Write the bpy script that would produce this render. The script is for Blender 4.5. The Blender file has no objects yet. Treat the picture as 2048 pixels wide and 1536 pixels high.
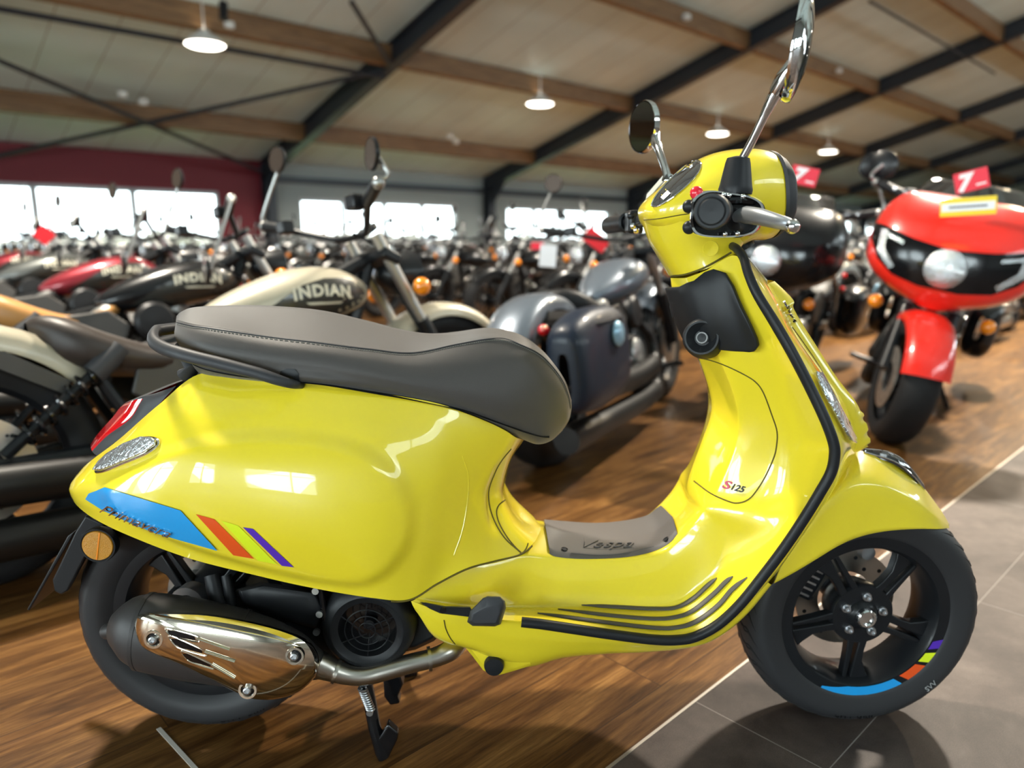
import bpy, bmesh, math, random
from mathutils import Vector, Matrix, geometry
from mathutils.bvhtree import BVHTree
random.seed(7)
R = math.radians
PI = math.pi
scene = bpy.context.scene
COL = scene.collection
V = Vector

# ------------------------------------------------------------------ camera
F, CX, CY = 1450.0, 1024.0, 768.0
PITCH, CAMH = R(11.2), 0.924
cd = bpy.data.cameras.new('camera')
cam = bpy.data.objects.new('camera', cd)
COL.objects.link(cam)
cd.sensor_width = 36.0
cd.sensor_fit = 'HORIZONTAL'
cd.lens = F / 2048 * 36.0
cam.location = (0, 0, CAMH)
cam.rotation_euler = (R(90) - PITCH, 0, 0)
cd.clip_start = 0.05
cd.clip_end = 300
cd.dof.use_dof = True
cd.dof.focus_distance = 1.16
cd.dof.aperture_fstop = 2.2
scene.camera = cam

def ray(px, py):
    x, y = (px - CX) / F, (py - CY) / F
    return V((x, math.cos(PITCH) - y * math.sin(PITCH), -(y * math.cos(PITCH) + math.sin(PITCH))))

# ------------------------------------------------------------------ materials
MATS = {}
def mat(name, color, rough=0.5, metal=0.0, coat=0.0, spec=0.5, emit=None, estr=0.0, trans=0.0, ior=1.45, bump=None, sheen=0.0):
    m = bpy.data.materials.new(name)
    m.use_nodes = True
    b = m.node_tree.nodes['Principled BSDF']
    b.inputs['Base Color'].default_value = (*color, 1)
    b.inputs['Roughness'].default_value = rough
    b.inputs['Metallic'].default_value = metal
    b.inputs['Coat Weight'].default_value = coat
    b.inputs['Coat Roughness'].default_value = 0.03
    b.inputs['Specular IOR Level'].default_value = spec
    b.inputs['Transmission Weight'].default_value = trans
    b.inputs['IOR'].default_value = ior
    b.inputs['Sheen Weight'].default_value = sheen
    if emit:
        b.inputs['Emission Color'].default_value = (*emit, 1)
        b.inputs['Emission Strength'].default_value = estr
    if bump:
        nt = m.node_tree
        tc = nt.nodes.new('ShaderNodeTexCoord')
        n = nt.nodes.new('ShaderNodeTexNoise')
        n.inputs['Scale'].default_value = bump[0]
        n.inputs['Detail'].default_value = 4
        bp = nt.nodes.new('ShaderNodeBump')
        bp.inputs['Strength'].default_value = bump[1]
        bp.inputs['Distance'].default_value = bump[2]
        nt.links.new(tc.outputs['Object'], n.inputs['Vector'])
        nt.links.new(n.outputs['Fac'], bp.inputs['Height'])
        nt.links.new(bp.outputs['Normal'], b.inputs['Normal'])
    MATS[name] = m
    return m

YEL = mat('yellow paint', (0.81, 0.645, 0.026), 0.32, 0, 1.0)
SEAM = mat('panel gap', (0.10, 0.075, 0.004), 0.7)
BLK = mat('black satin plastic', (0.012, 0.013, 0.015), 0.42, spec=0.3, bump=(900, 0.12, 0.0004))
DGREY = mat('charcoal plastic', (0.035, 0.036, 0.04), 0.5, spec=0.35, bump=(900, 0.12, 0.0004))
GLOSSBLK = mat('gloss black', (0.006, 0.006, 0.007), 0.16, 0, 0.3, 0.3)
SATBLK = mat('satin black alloy', (0.009, 0.01, 0.012), 0.35, 0.0, 0.1, 0.3)
SEATM = mat('grey seat fabric', (0.060, 0.053, 0.049), 0.5, 0, 0, 0.45, bump=(1400, 0.35, 0.0006), sheen=0.15)
STITCH = mat('seat thread', (0.16, 0.16, 0.14), 0.8)
MATG = mat('grey rubber mat', (0.095, 0.085, 0.082), 0.6, bump=(1200, 0.2, 0.0004))
STRIPM = mat('dark rubber strip', (0.07, 0.065, 0.062), 0.55)
CHROME = mat('chrome', (0.86, 0.86, 0.87), 0.06, 1.0)
STEEL = mat('brushed steel', (0.50, 0.46, 0.41), 0.3, 1.0, bump=(300, 0.05, 0.0005))
SHIELD = mat('polished heat shield', (0.83, 0.76, 0.64), 0.1, 1.0)
ALU = mat('grey aluminium', (0.55, 0.56, 0.58), 0.35, 1.0)
LEVER = mat('silver lever paint', (0.42, 0.44, 0.47), 0.3, 0.6)
MUFF = mat('heat proof grey paint', (0.035, 0.032, 0.032), 0.5, 0.2, bump=(700, 0.1, 0.0004))
REDL = mat('red lens', (0.55, 0.004, 0.008), 0.08, 0, 1.0)
CLEARL = mat('clear lens', (0.62, 0.65, 0.68), 0.10, 0.85, 1.0, bump=(120, 1.0, 0.006))
ORANGEL = mat('amber lens', (0.85, 0.25, 0.01), 0.12, 0, 1.0)
AMBREF = mat('amber reflector', (0.50, 0.215, 0.004), 0.16, 0.1, 1.0, bump=(700, 0.7, 0.002))
BLUED = mat('blue decal', (0.012, 0.30, 0.70), 0.3, 0, 0.6)
ORGD = mat('orange decal', (0.75, 0.085, 0.012), 0.3, 0, 0.6)
LIMED = mat('lime decal', (0.70, 0.82, 0.02), 0.3, 0, 0.6)
PURD = mat('purple decal', (0.085, 0.025, 0.42), 0.3, 0, 0.6)
REDB = mat('red button', (0.65, 0.012, 0.03), 0.3, 0, 0.5)
PINKD = mat('pink letter', (0.5, 0.03, 0.09), 0.4)
DIAL = mat('dark dial glass', (0.05, 0.05, 0.05), 0.06, 0.2, 1.0)
MIRROR = mat('mirror glass', (0.30, 0.27, 0.25), 0.03, 1.0)
WHITEP = mat('white paper', (0.8, 0.82, 0.86), 0.6)
INKG = mat('grey ink', (0.12, 0.13, 0.16), 0.7)
LGREY = mat('light grey marking', (0.30, 0.30, 0.30), 0.6)

def tread_mat(name, count):
    m = mat(name, (0.024, 0.024, 0.026), 0.5, spec=0.4)
    nt = m.node_tree; L = nt.links
    tc = nt.nodes.new('ShaderNodeTexCoord'); sp = nt.nodes.new('ShaderNodeSeparateXYZ')
    L.new(tc.outputs['Object'], sp.inputs[0])
    def mm(op, a, b=None):
        n = nt.nodes.new('ShaderNodeMath'); n.operation = op
        for i, q in enumerate((a, b)):
            if q is None: continue
            if isinstance(q, (int, float)): n.inputs[i].default_value = q
            else: L.new(q, n.inputs[i])
        return n.outputs[0]
    ang = mm('ARCTAN2', sp.outputs['Z'], sp.outputs['X'])
    ay = mm('ABSOLUTE', sp.outputs['Y'])
    t = mm('ADD', mm('MULTIPLY', ang, count / (2 * PI)), mm('MULTIPLY', ay, -22.0))
    wv = mm('SINE', mm('MULTIPLY', ay, 190.0))
    t = mm('ADD', t, mm('MULTIPLY', wv, 0.10))
    fr = mm('FRACT', t)
    g = mm('LESS_THAN', mm('ABSOLUTE', mm('SUBTRACT', fr, 0.5)), 0.09)
    r2 = mm('SQRT', mm('ADD', mm('MULTIPLY', sp.outputs['X'], sp.outputs['X']), mm('MULTIPLY', sp.outputs['Z'], sp.outputs['Z'])))
    onr = mm('GREATER_THAN', r2, 0.905 * (0.2295 if count < 45 else 0.2365))
    g = mm('MULTIPLY', g, onr)
    bp = nt.nodes.new('ShaderNodeBump'); bp.invert = True
    bp.inputs['Strength'].default_value = 1.0; bp.inputs['Distance'].default_value = 0.004
    L.new(g, bp.inputs['Height'])
    L.new(bp.outputs['Normal'], nt.nodes['Principled BSDF'].inputs['Normal'])
    return m
TYREF = tread_mat('front tyre rubber', 40)
TYRER = tread_mat('rear tyre rubber', 48)
TYREB = mat('tyre rubber', (0.012, 0.012, 0.013), 0.6, spec=0.3, bump=(60, 0.3, 0.002))

# ------------------------------------------------------------------ mesh helpers
def cr(pts, n, closed=False):
    """Catmull-Rom through pts, n samples."""
    pts = [V(p) for p in pts]
    m = len(pts)
    out = []
    if closed:
        segs = m
        ts = [i * segs / n for i in range(n)]
    else:
        segs = m - 1
        ts = [i * segs / (n - 1) for i in range(n)]
    for t in ts:
        i = min(int(t), segs - 1); f = t - i
        if closed:
            p0, p1, p2, p3 = pts[(i - 1) % m], pts[i % m], pts[(i + 1) % m], pts[(i + 2) % m]
        else:
            p1, p2 = pts[i], pts[i + 1]
            p0 = pts[i - 1] if i > 0 else p1 * 2 - p2
            p3 = pts[i + 2] if i + 2 < m else p2 * 2 - p1
        f2, f3 = f * f, f * f * f
        out.append(0.5 * ((2 * p1) + (p2 - p0) * f + (2 * p0 - 5 * p1 + 4 * p2 - p3) * f2 + (3 * p1 - p0 - 3 * p2 + p3) * f3))
    return out

def soften(row, k=0.15, which=None):
    """replace interior corner points by two points near them, for tight rounded corners"""
    out = [row[0]]
    for i in range(1, len(row) - 1):
        if which is None or i in which:
            out.append(row[i].lerp(row[i - 1], k)); out.append(row[i].lerp(row[i + 1], k))
        else:
            out.append(row[i])
    out.append(row[-1])
    return out

def net(rows, nu, nv):
    rr = [cr(r, nv) for r in rows]
    cols = [cr([r[j] for r in rr], nu) for j in range(nv)]
    return [[cols[j][i] for j in range(nv)] for i in range(nu)]

class MB:
    def __init__(self): self.v = []; self.f = []
    def add(self, vs, fs):
        o = len(self.v); self.v += [V(p) for p in vs]; self.f += [tuple(i + o for i in f) for f in fs]; return self
    def grid(self, g, cu=False, cv=False):
        nu, nv = len(g), len(g[0]); vs = [p for r in g for p in r]; fs = []
        for i in range(nu if cu else nu - 1):
            for j in range(nv if cv else nv - 1):
                a, b = i, (i + 1) % nu; c, d = j, (j + 1) % nv
                fs.append((a * nv + c, a * nv + d, b * nv + d, b * nv + c))
        return self.add(vs, fs)
    def sym(self, g, swap=False):
        """grid whose FIRST column (or last if swap) lies on y=0; adds the mirrored half"""
        g2 = []
        for r in g:
            if swap: g2.append(list(r) + [V((p.x, -p.y, p.z)) for p in reversed(r[:-1])])
            else: g2.append([V((p.x, -p.y, p.z)) for p in reversed(r[1:])] + list(r))
        return self.grid(g2)
    def box(self, c, s, rot=None):
        hs = [x / 2 for x in s]; vs = []
        for x in (-1, 1):
            for y in (-1, 1):
                for z in (-1, 1):
                    p = V((x * hs[0], y * hs[1], z * hs[2]))
                    if rot is not None: p = rot @ p
                    vs.append(p + V(c))
        return self.add(vs, [(0, 1, 3, 2), (4, 6, 7, 5), (0, 4, 5, 1), (2, 3, 7, 6), (0, 2, 6, 4), (1, 5, 7, 3)])
    def tube(self, pts, r, n=10, caps=True, closed=False, flat=None):
        pts = [V(p) for p in pts]; m = len(pts)
        rs = r if isinstance(r, (list, tuple)) else [r] * m
        if len(rs) != m:
            rs2 = []
            for i in range(m):
                t = i * (len(rs) - 1) / (m - 1); k = min(int(t), len(rs) - 2); rs2.append(rs[k] + (rs[k + 1] - rs[k]) * (t - k))
            rs = rs2
        tan = []
        for i in range(m):
            a = pts[(i - 1) % m] if (closed or i > 0) else pts[i]
            b = pts[(i + 1) % m] if (closed or i < m - 1) else pts[i]
            d = (b - a); tan.append(d.normalized() if d.length > 1e-9 else V((1, 0, 0)))
        up = V((0, 0, 1)) if abs(tan[0].z) < 0.9 else V((0, 1, 0))
        nrm = (up - tan[0] * up.dot(tan[0])).normalized(); g = []
        for i in range(m):
            nrm = (nrm - tan[i] * nrm.dot(tan[i])).normalized(); bn = tan[i].cross(nrm)
            fa, fb = flat if flat else (1, 1)
            g.append([pts[i] + (nrm * math.cos(2 * PI * k / n) * fa + bn * math.sin(2 * PI * k / n) * fb) * rs[i] for k in range(n)])
        o = len(self.v)
        self.grid(g, cu=closed, cv=True)
        if caps and not closed:
            self.f.append(tuple(o + k for k in range(n))); self.f.append(tuple(o + (m - 1) * n + k for k in reversed(range(n))))
        return self
    def lathe(self, prof, origin=(0, 0, 0), axis=(0, 1, 0), n=32, close=False):
        """prof: list of (t along axis, r)"""
        ax = V(axis).normalized(); up = V((0, 0, 1)) if abs(ax.z) < 0.9 else V((1, 0, 0))
        a = (up - ax * up.dot(ax)).normalized(); b = ax.cross(a); O = V(origin)
        g = [[O + ax * t + (a * math.cos(2 * PI * k / n) + b * math.sin(2 * PI * k / n)) * max(r, 1e-5) for k in range(n)] for t, r in prof]
        return self.grid(g, cu=close, cv=True)
    def prism(self, poly, off):
        n = len(poly); off = V(off); poly = [V(p) for p in poly]
        vs = poly + [p + off for p in poly]
        fs = [tuple(range(n)), tuple(range(2 * n - 1, n - 1, -1))] + [(i, (i + 1) % n, n + (i + 1) % n, n + i) for i in range(n)]
        return self.add(vs, fs)
    def ball(self, c, r, n=16, m=10):
        r = V(r) if not isinstance(r, (int, float)) else V((r, r, r)); c = V(c)
        g = [[c + V((r.x * math.sin(PI * i / m) * math.cos(2 * PI * k / n), r.y * math.sin(PI * i / m) * math.sin(2 * PI * k / n), r.z * math.cos(PI * i / m))) for k in range(n)] for i in range(m + 1)]
        return self.grid(g, cv=True)
    def dome(self, rings):
        """concentric closed outlines, last one capped"""
        n = len(rings[0]); o = len(self.v)
        self.grid(rings, cv=True)
        self.f.append(tuple(o + (len(rings) - 1) * n + k for k in range(n)))
        return self
    def xf(self, M):
        self.v = [M @ p for p in self.v]; return self
    def bvh(self): return BVHTree.FromPolygons(self.v, self.f)
    def build(self, name, material, parent=None, bevel=0, angle=38, solid=0, sub=0, flip=None):
        me = bpy.data.meshes.new(name)
        me.from_pydata([tuple(p) for p in self.v], [], self.f)
        bm = bmesh.new(); bm.from_mesh(me)
        bmesh.ops.remove_doubles(bm, verts=bm.verts, dist=1e-6)
        bmesh.ops.recalc_face_normals(bm, faces=bm.faces)
        if flip is not None:
            s = sum((f.normal.dot(V(flip)) * f.calc_area() for f in bm.faces))
            if s < 0: bmesh.ops.reverse_faces(bm, faces=bm.faces)
        bm.to_mesh(me); bm.free()
        me.polygons.foreach_set('use_smooth', [True] * len(me.polygons))
        me.set_sharp_from_angle(angle=R(angle))
        me.materials.append(material)
        ob = bpy.data.objects.new(name, me); COL.objects.link(ob)
        if parent is not None: ob.parent = parent
        if solid:
            md = ob.modifiers.new('s', 'SOLIDIFY'); md.thickness = abs(solid); md.offset = -1 if solid > 0 else 1
        if bevel:
            md = ob.modifiers.new('b', 'BEVEL'); md.width = bevel; md.segments = 3; md.limit_method = 'ANGLE'; md.angle_limit = R(40)
        if sub:
            md = ob.modifiers.new('u', 'SUBSURF'); md.levels = sub; md.render_levels = sub
        return ob

def empty(name, loc=(0, 0, 0), rz=0.0, parent=None):
    o = bpy.data.objects.new(name, None); COL.objects.link(o)
    o.location = loc; o.rotation_euler = (0, 0, rz); o.empty_display_size = 0.1
    if parent is not None: o.parent = parent
    return o
def tag(o, label=None, cat=None, group=None, kind=None):
    if label: o['label'] = label
    if cat: o['category'] = cat
    if group: o['group'] = group
    if kind: o['kind'] = kind
    return o

def text_mesh(body, shear=0.0, spacing=1.0, extrude=0.0, bold=0.0):
    """vertices/faces of a word, height of capitals ~0.7, origin at left baseline"""
    c = bpy.data.curves.new('t', 'FONT'); c.body = body; c.shear = shear; c.space_character = spacing
    c.extrude = extrude; c.offset = bold; c.resolution_u = 3
    o = bpy.data.objects.new('t', c); COL.objects.link(o)
    dg = bpy.context.evaluated_depsgraph_get()
    me = bpy.data.meshes.new_from_object(o.evaluated_get(dg))
    bm = bmesh.new(); bm.from_mesh(me)
    bmesh.ops.triangulate(bm, faces=bm.faces)
    vs = [v.co.copy() for v in bm.verts]; bm.verts.index_update(); fs = [tuple(v.index for v in f.verts) for f in bm.faces]
    bm.free(); bpy.data.objects.remove(o); bpy.data.curves.remove(c); bpy.data.meshes.remove(me)
    return vs, fs

# ------------------------------------------------------------------ scooter frame and tracing
S0 = V((-0.612, 1.278, 0)); SYAW = R(1.3)
SM = Matrix.Translation(S0) @ Matrix.Rotation(SYAW, 4, 'Z'); SMI = SM.inverted()
CL = SMI @ V((0, 0, CAMH)); SR = SMI.to_3x3()
def P(px, py, y):
    d = SR @ ray(px, py); k = (y - CL.y) / d.y
    return CL + d * k
def PR(row): return [P(*q) for q in row]
def hit(bvh, px, py, off=0.0):
    d = (SR @ ray(px, py)).normalized()
    p, n, i, t = bvh.ray_cast(CL, d)
    if p is None:
        p, n, i, t = bvh.find_nearest(CL + d * 1.3)
    if n.dot(d) > 0: n = -n
    return p + n * off, n
def decal(bvh, poly, material, name, parent, off=0.0008, thick=0.0, cuts=3, round_=0, bevel=0):
    if round_:
        q = []
        n = len(poly)
        for i in range(n):
            a, b, c = V((*poly[i - 1], 0)), V((*poly[i], 0)), V((*poly[(i + 1) % n], 0))
            for t in (0, .5, 1):
                pa = b + (a - b).normalized() * min(round_, (a - b).length * .45); pc = b + (c - b).normalized() * min(round_, (c - b).length * .45)
                q.append((pa * (1 - t) ** 2 + b * 2 * t * (1 - t) + pc * t * t))
        poly = [(p.x, p.y) for p in q]
    bm = bmesh.new()
    bm.faces.new([bm.verts.new((x, y, 0)) for x, y in poly])
    bmesh.ops.triangulate(bm, faces=bm.faces)
    for _ in range(cuts):
        es = [e for e in bm.edges if e.calc_length() > 14]
        if es: bmesh.ops.subdivide_edges(bm, edges=es, cuts=1); bmesh.ops.triangulate(bm, faces=bm.faces)
    cen = None
    for v in bm.verts:
        p, n = hit(bvh, v.co.x, v.co.y, off); v.co = p
    mb = MB(); bm.verts.index_update(); mb.add([v.co.copy() for v in bm.verts], [tuple(v.index for v in f.verts) for f in bm.faces]); bm.free()
    c = sum(mb.v, V()) / len(mb.v)
    return mb.build(name, material, parent, flip=CL - c, solid=-thick if thick else 0, bevel=bevel)
def line_on(bvh, pts, r, material, name, parent, n=None, off=0.0, closed=False, flat=None):
    q = cr([V((x, y, 0)) for x, y in pts], n or len(pts) * 5, closed)
    return MB().tube([hit(bvh, p.x, p.y, off)[0] for p in q], r, 8, closed=closed, flat=flat).build(name, material, parent)
def word_on(bvh, body, p0, p1, height, material, name, parent, shear=0.0, spacing=1.0, ext=0.002, off=0.0006, bold=0.0, curve=0.0):
    vs, fs = text_mesh(body, shear, spacing, 0.5, bold)
    w = max(v.x for v in vs) - min(v.x for v in vs); x0 = min(v.x for v in vs)
    a, b = V((*p0, 0)), V((*p1, 0)); d = (b - a); sx = d.length / w; d.normalize(); up = V((d.y, -d.x, 0))
    if up.y > 0: up = -up
    sy = height / 0.72; mb = MB(); out = []
    for v in vs:
        q = a + d * (v.x - x0) * sx + up * v.y * sy
        out.append(hit(bvh, q.x, q.y, off + (v.z + 0.5) * ext)[0])
    return mb.add(out, fs).build(name, material, parent)
# ================================================================== the yellow scooter
sc = empty('motor_scooter', S0, SYAW)
tag(sc, 'bright yellow motor scooter with grey seat on its centre stand in the foreground', 'scooter')

# ---- rear body (tail, cowls, pylon below the seat)
body_rows = [PR(r) for r in [
 [(152,958,0),(150,965,0),(149,972,0),(150,980,0),(152,986,0),(154,990,0)],
 [(160,942,-.045),(144,963,-.062),(139,975,-.066),(138,981,-.068),(140,986,-.067),(143,991,-.062)],
 [(185,919,-.066),(170,944,-.094),(161,966,-.112),(156,985,-.117),(153,1000,-.11),(154,1011,-.098)],
 [(239,878,-.078),(232,900,-.115),(222,935,-.145),(210,972,-.158),(198,1010,-.155),(191,1039,-.132)],
 [(318,809,-.09),(308,845,-.13),(300,900,-.17),(290,960,-.187),(276,1025,-.19),(262,1073,-.165)],
 [(403,747,-.10),(400,785,-.135),(395,860,-.178),(390,940,-.203),(383,1040,-.208),(376,1116,-.182)],
 [(513,762,-.132),(513,798,-.152),(513,870,-.188),(513,950,-.212),(510,1060,-.218),(505,1149,-.190)],
 [(620,766,-.142),(625,800,-.158),(630,870,-.190),(632,960,-.214),(632,1070,-.221),(625,1176,-.194)],
 [(732,782,-.142),(740,815,-.158),(745,880,-.186),(750,970,-.206),(752,1080,-.214),(746,1196,-.194)],
 [(864,804,-.135),(865,840,-.148),(862,900,-.166),(855,980,-.182),(840,1080,-.19),(817,1199,-.182)],
 [(930,826,-.125),(925,865,-.136),(918,920,-.146),(908,990,-.155),(895,1080,-.163),(875,1166,-.165)],
 [(980,846,-.11),(970,880,-.12),(957,940,-.125),(946,1000,-.13),(943,1070,-.138),(935,1136,-.15)],
 [(1012,862,-.098),(998,900,-.104),(980,945,-.108),(969,990,-.11),(974,1055,-.116),(990,1121,-.125)],
 [(1030,874,-.082),(1010,912,-.089),(990,945,-.092),(977,990,-.093),(988,1042,-.097),(1042,1107,-.10)],
 [(1042,878,-.05),(1021,915,-.058),(1005,960,-.06),(1003,990,-.062),(1026,1040,-.066),(1068,1085,-.07)],
 [(1048,880,0),(1024,916,0),(1010,962,0),(1011,990,0),(1040,1036,0),(1083,1056,0)],
]]
bg = net(body_rows, 150, 64)
oval = [(175,1000),(215,965),(270,930),(338,898),(410,881),(496,871),(590,873),(660,881),(732,903),(787,942),(817,994),(828,1040),(820,1084),(799,1122),(764,1154),(717,1172),(640,1166),(540,1146),(440,1120),(340,1090),(260,1060),(205,1035)]
ovl = [(p.x, p.z) for p in cr([P(x, y, -.205) for x, y in oval], 90, True)]
def sdist(x, z):
    ins = False; dm = 9
    for i in range(len(ovl)):
        x1, z1 = ovl[i - 1]; x2, z2 = ovl[i]
        if (z1 > z) != (z2 > z) and x < (x2 - x1) * (z - z1) / (z2 - z1) + x1: ins = not ins
        dx, dz = x2 - x1, z2 - z1; t = max(0, min(1, ((x - x1) * dx + (z - z1) * dz) / (dx * dx + dz * dz + 1e-12)))
        dm = min(dm, (x - x1 - t * dx) ** 2 + (z - z1 - t * dz) ** 2)
    return math.sqrt(dm) * (1 if ins else -1)
for r in bg:
    for p in r:
        if p.y < -.08:
            s = sdist(p.x, p.z); t = max(0, min(1, (s + .009) / .024)); p.y -= .010 * t * t * (3 - 2 * t) * min(1, (-p.y - .08) / .06)
            # soft hollow below the grab rail
mb = MB(); mb.grid(bg)
bodyB = mb.bvh()
mb2 = MB(); mb2.grid(bg); mb2.grid([[V((p.x, -p.y, p.z)) for p in r] for r in bg])
body = mb2.build('rear_body', YEL, sc, angle=60)
# folded-in lower lip
lip = [[r[-1], r[-1] + V((0, .012, -.003)), r[-1] + V((0, .02, .03))] for r in bg[6:112]]
mbl = MB(); mbl.grid(lip); mbl.grid([[V((p.x, -p.y, p.z)) for p in r] for r in lip]); mbl.build('body_lower_lip', YEL, body)
# inner wheel housing in black plastic
ih = []
for i in range(40, 118, 6):
    r = bg[i]; ih.append([V((r[-1].x, r[-1].y + .03, r[-1].z + .035)), V((r[-1].x, -.05, r[-1].z + .11)), V((r[-1].x, 0, r[-1].z + .13))])
MB().sym([list(reversed(r)) for r in ih]).build('wheel_housing', BLK, sc)

# panel gaps
line_on(bodyB, [(1022,898),(1004,920),(990,945),(977,985),(984,1030),(1007,1073),(1040,1104)], .0014, SEAM, 'panel_gap', body)
line_on(bodyB, [(1010,1000),(998,1010),(993,1025),(1000,1050),(1020,1082),(1045,1106),(1062,1096),(1078,1075)], .0013, SEAM, 'panel_gap', body)
line_on(bodyB, [(925,912),(936,950),(935,1000),(925,1060),(908,1110)], .0012, YEL, 'pressed_rib', body)

# decals and lettering on the cowl
decal(bodyB, [(173,998),(180,987),(212,975),(362,1020),(436,1100),(376,1083),(308,1063),(239,1034),(205,1018)], BLUED, 'blue_stripe', body, cuts=5, off=.0022)
decal(bodyB, [(392,1028),(429,1038),(508,1117),(467,1110)], ORGD, 'orange_stripe', body, cuts=4)
decal(bodyB, [(443,1041),(477,1051),(554,1128),(516,1121)], LIMED, 'lime_stripe', body, cuts=4)
decal(bodyB, [(486,1054),(506,1057),(588,1134),(564,1131)], PURD, 'purple_stripe', body, cuts=4)
tag(word_on(bodyB, 'Primavera', (204,1021), (342,1073), 18, CHROME, 'chrome_lettering', body, shear=.45, spacing=.95, ext=.003, off=.0024, bold=-.008), 'chrome script lettering Primavera')
il = decal(bodyB, [(194,944),(206,927),(222,912),(256,891),(290,877),(311,878),(319,884),(316,893),(294,909),(246,929),(212,943)], CLEARL, 'rear_turn_signal', sc, off=.004, thick=.006, bevel=.002)
line_on(bodyB, [(194,944),(206,927),(222,912),(256,891),(290,877),(311,878),(319,884),(316,893),(294,909),(246,929),(212,943)], .0022, CHROME, 'bezel', il, n=60, closed=True, off=.002)

# ---- tail light unit
tr = [PR(r) for r in [
 [(352,772,-.091),(335,778,-.08),(318,784,-.07),(300,790,-.058),(290,792,0)],
 [(318,809,-.086),(298,805,-.078),(287,797,-.068),(268,800,-.055),(250,806,0)],
 [(290,845,-.081),(272,838,-.073),(262,836,-.064),(245,832,-.05),(224,836,0)],
 [(239,878,-.074),(224,875,-.065),(214,872,-.056),(203,872,-.045),(194,870,0)],
 [(196,912,-.066),(189,908,-.055),(184,902,-.045),(182,896,-.035),(181,890,0)]]]
tg = net(tr, 40, 33)
hs = [r[:17] for r in tg]; ln = [r[16:] for r in tg]
tu = MB().grid(hs).build('tail_light_housing', DGREY, sc)
MB().grid([[V((p.x, -p.y, p.z)) for p in r] for r in hs]).build('far_side_housing', DGREY, tu)
MB().sym([list(reversed(r)) for r in ln[10:]]).build('tail_light_lens', REDL, tu)
MB().sym([list(reversed(r)) for r in ln[:11]]).build('housing_cover', DGREY, tu)

# ---- number plate bracket and side reflector
pb = MB()
pl = [P(x, y, -.085) for x, y in [(172,1030),(205,1045),(215,1075),(160,1120),(128,1186),(115,1190),(104,1180),(60,1222),(53,1220),(128,1080),(150,1062)]]
plate = MB().prism([P(x, y, -.085) for x, y in [(135,1072),(150,1062),(58,1222),(53,1220)]], (0, .17, 0)).build('plate_carrier', BLK, sc, bevel=.002)
MB().prism([P(x, y, -.088) for x, y in [(170,1032),(208,1048),(212,1078),(170,1115),(135,1182),(122,1190),(108,1183),(104,1160),(150,1064)]], (0, .012, 0)).build('plate_bracket_arm', BLK, plate, bevel=.003)
MB().prism([P(x, y, .076) for x, y in [(170,1032),(208,1048),(212,1078),(170,1115),(135,1182),(122,1190),(108,1183),(104,1160),(150,1064)]], (0, .012, 0)).build('plate_bracket_arm', BLK, plate, bevel=.003)
MB().box(P(176, 1040, 0) + V((.06, 0, 0.01)), (.04, .17, .02)).build('plate_bracket_bridge', BLK, plate, bevel=.004)
rc = P(197, 1090, -.115)
rfl = MB().lathe([(.012, .0), (.012, .030), (0, .031), (-.004, .030), (-.004, .028), (-.002, .026)], rc, (0, 1, 0), 40).build('side_reflector_holder', BLK, sc)
MB().lathe([(-.0015, .027), (-.0045, .0255), (-.005, .0)], rc, (0, 1, 0), 40).build('amber_disc', AMBREF, rfl)
MB().box(rc + V((.002, -.0052, .0)), (.0022, .001, .05), Matrix.Rotation(R(12), 3, 'Y')).build('moulded_rib', ORANGEL, rfl)
MB().tube([rc + V((0, .01, 0)), rc + V((.0, .05, .01))], .012, 8).build('reflector_stay', BLK, rfl)

# ---- seat
seat_rows = [PR(r) for r in [
 [(353,632,0),(352,640,-.02),(352,652,-.03),(352,662,-.03),(372,707,-.03),(376,712,0)],
 [(362,624,0),(357,640,-.055),(352,660,-.075),(353,680,-.078),(374,716,-.066),(380,722,0)],
 [(385,615,0),(388,648,-.105),(384,668,-.122),(385,695,-.128),(400,744,-.104),(404,746,0)],
 [(440,611,0),(444,656,-.124),(440,680,-.142),(440,712,-.148),(455,755,-.122),(455,755,0)],
 [(530,611,0),(540,672,-.130),(537,695,-.150),(540,728,-.157),(540,764,-.137),(540,764,0)],
 [(640,620,0),(640,684,-.132),(638,708,-.152),(638,740,-.159),(640,769,-.146),(640,769,0)],
 [(730,640,0),(740,697,-.127),(740,724,-.148),(738,757,-.156),(735,784,-.132),(735,784,0)],
 [(810,660,0),(822,704,-.113),(828,735,-.138),(835,775,-.149),(840,801,-.122),(840,801,0)],
 [(885,670,0),(898,691,-.093),(910,730,-.122),(928,790,-.138),(932,826,-.110),(932,826,0)],
 [(965,666,0),(978,677,-.077),(993,735,-.108),(1008,810,-.122),(1000,856,-.092),(1000,856,0)],
 [(1040,675,0),(1045,689,-.068),(1058,745,-.092),(1062,825,-.1),(1048,876,-.070),(1048,876,0)],
 [(1092,710,0),(1095,722,-.056),(1106,770,-.07),(1104,835,-.076),(1078,885,-.062),(1078,885,0)],
 [(1128,757,0),(1129,766,-.042),(1134,800,-.046),(1130,840,-.048),(1105,878,-.038),(1102,880,0)],
 [(1143,800,0),(1143,805,-.018),(1143,818,-.019),(1138,840,-.019),(1125,861,-.015),(1125,861,0)]]]
sg = net([soften(r, .12, (1,)) for r in seat_rows], 120, 60)
seat = MB().sym(sg).build('seat', SEATM, sc, angle=70, sub=0)
seatB = MB().grid(sg).bvh()
jst = 13
ln1 = [(354,645),(385,652),(410,655),(470,664),(547,675),(640,686),(700,694),(745,699),(790,705),(825,706),(860,701),(898,692),(940,684),(978,678),(1010,678),(1045,691),(1075,706),(1098,726),(1122,757),(1136,790),(1141,815)]
sl = cr([V((x, y, 0)) for x, y in ln1], 180)
pts = [hit(seatB, p.x, p.y, .0003)[0] for p in sl]
st = MB(); st.tube(pts, .0011, 6)
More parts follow.
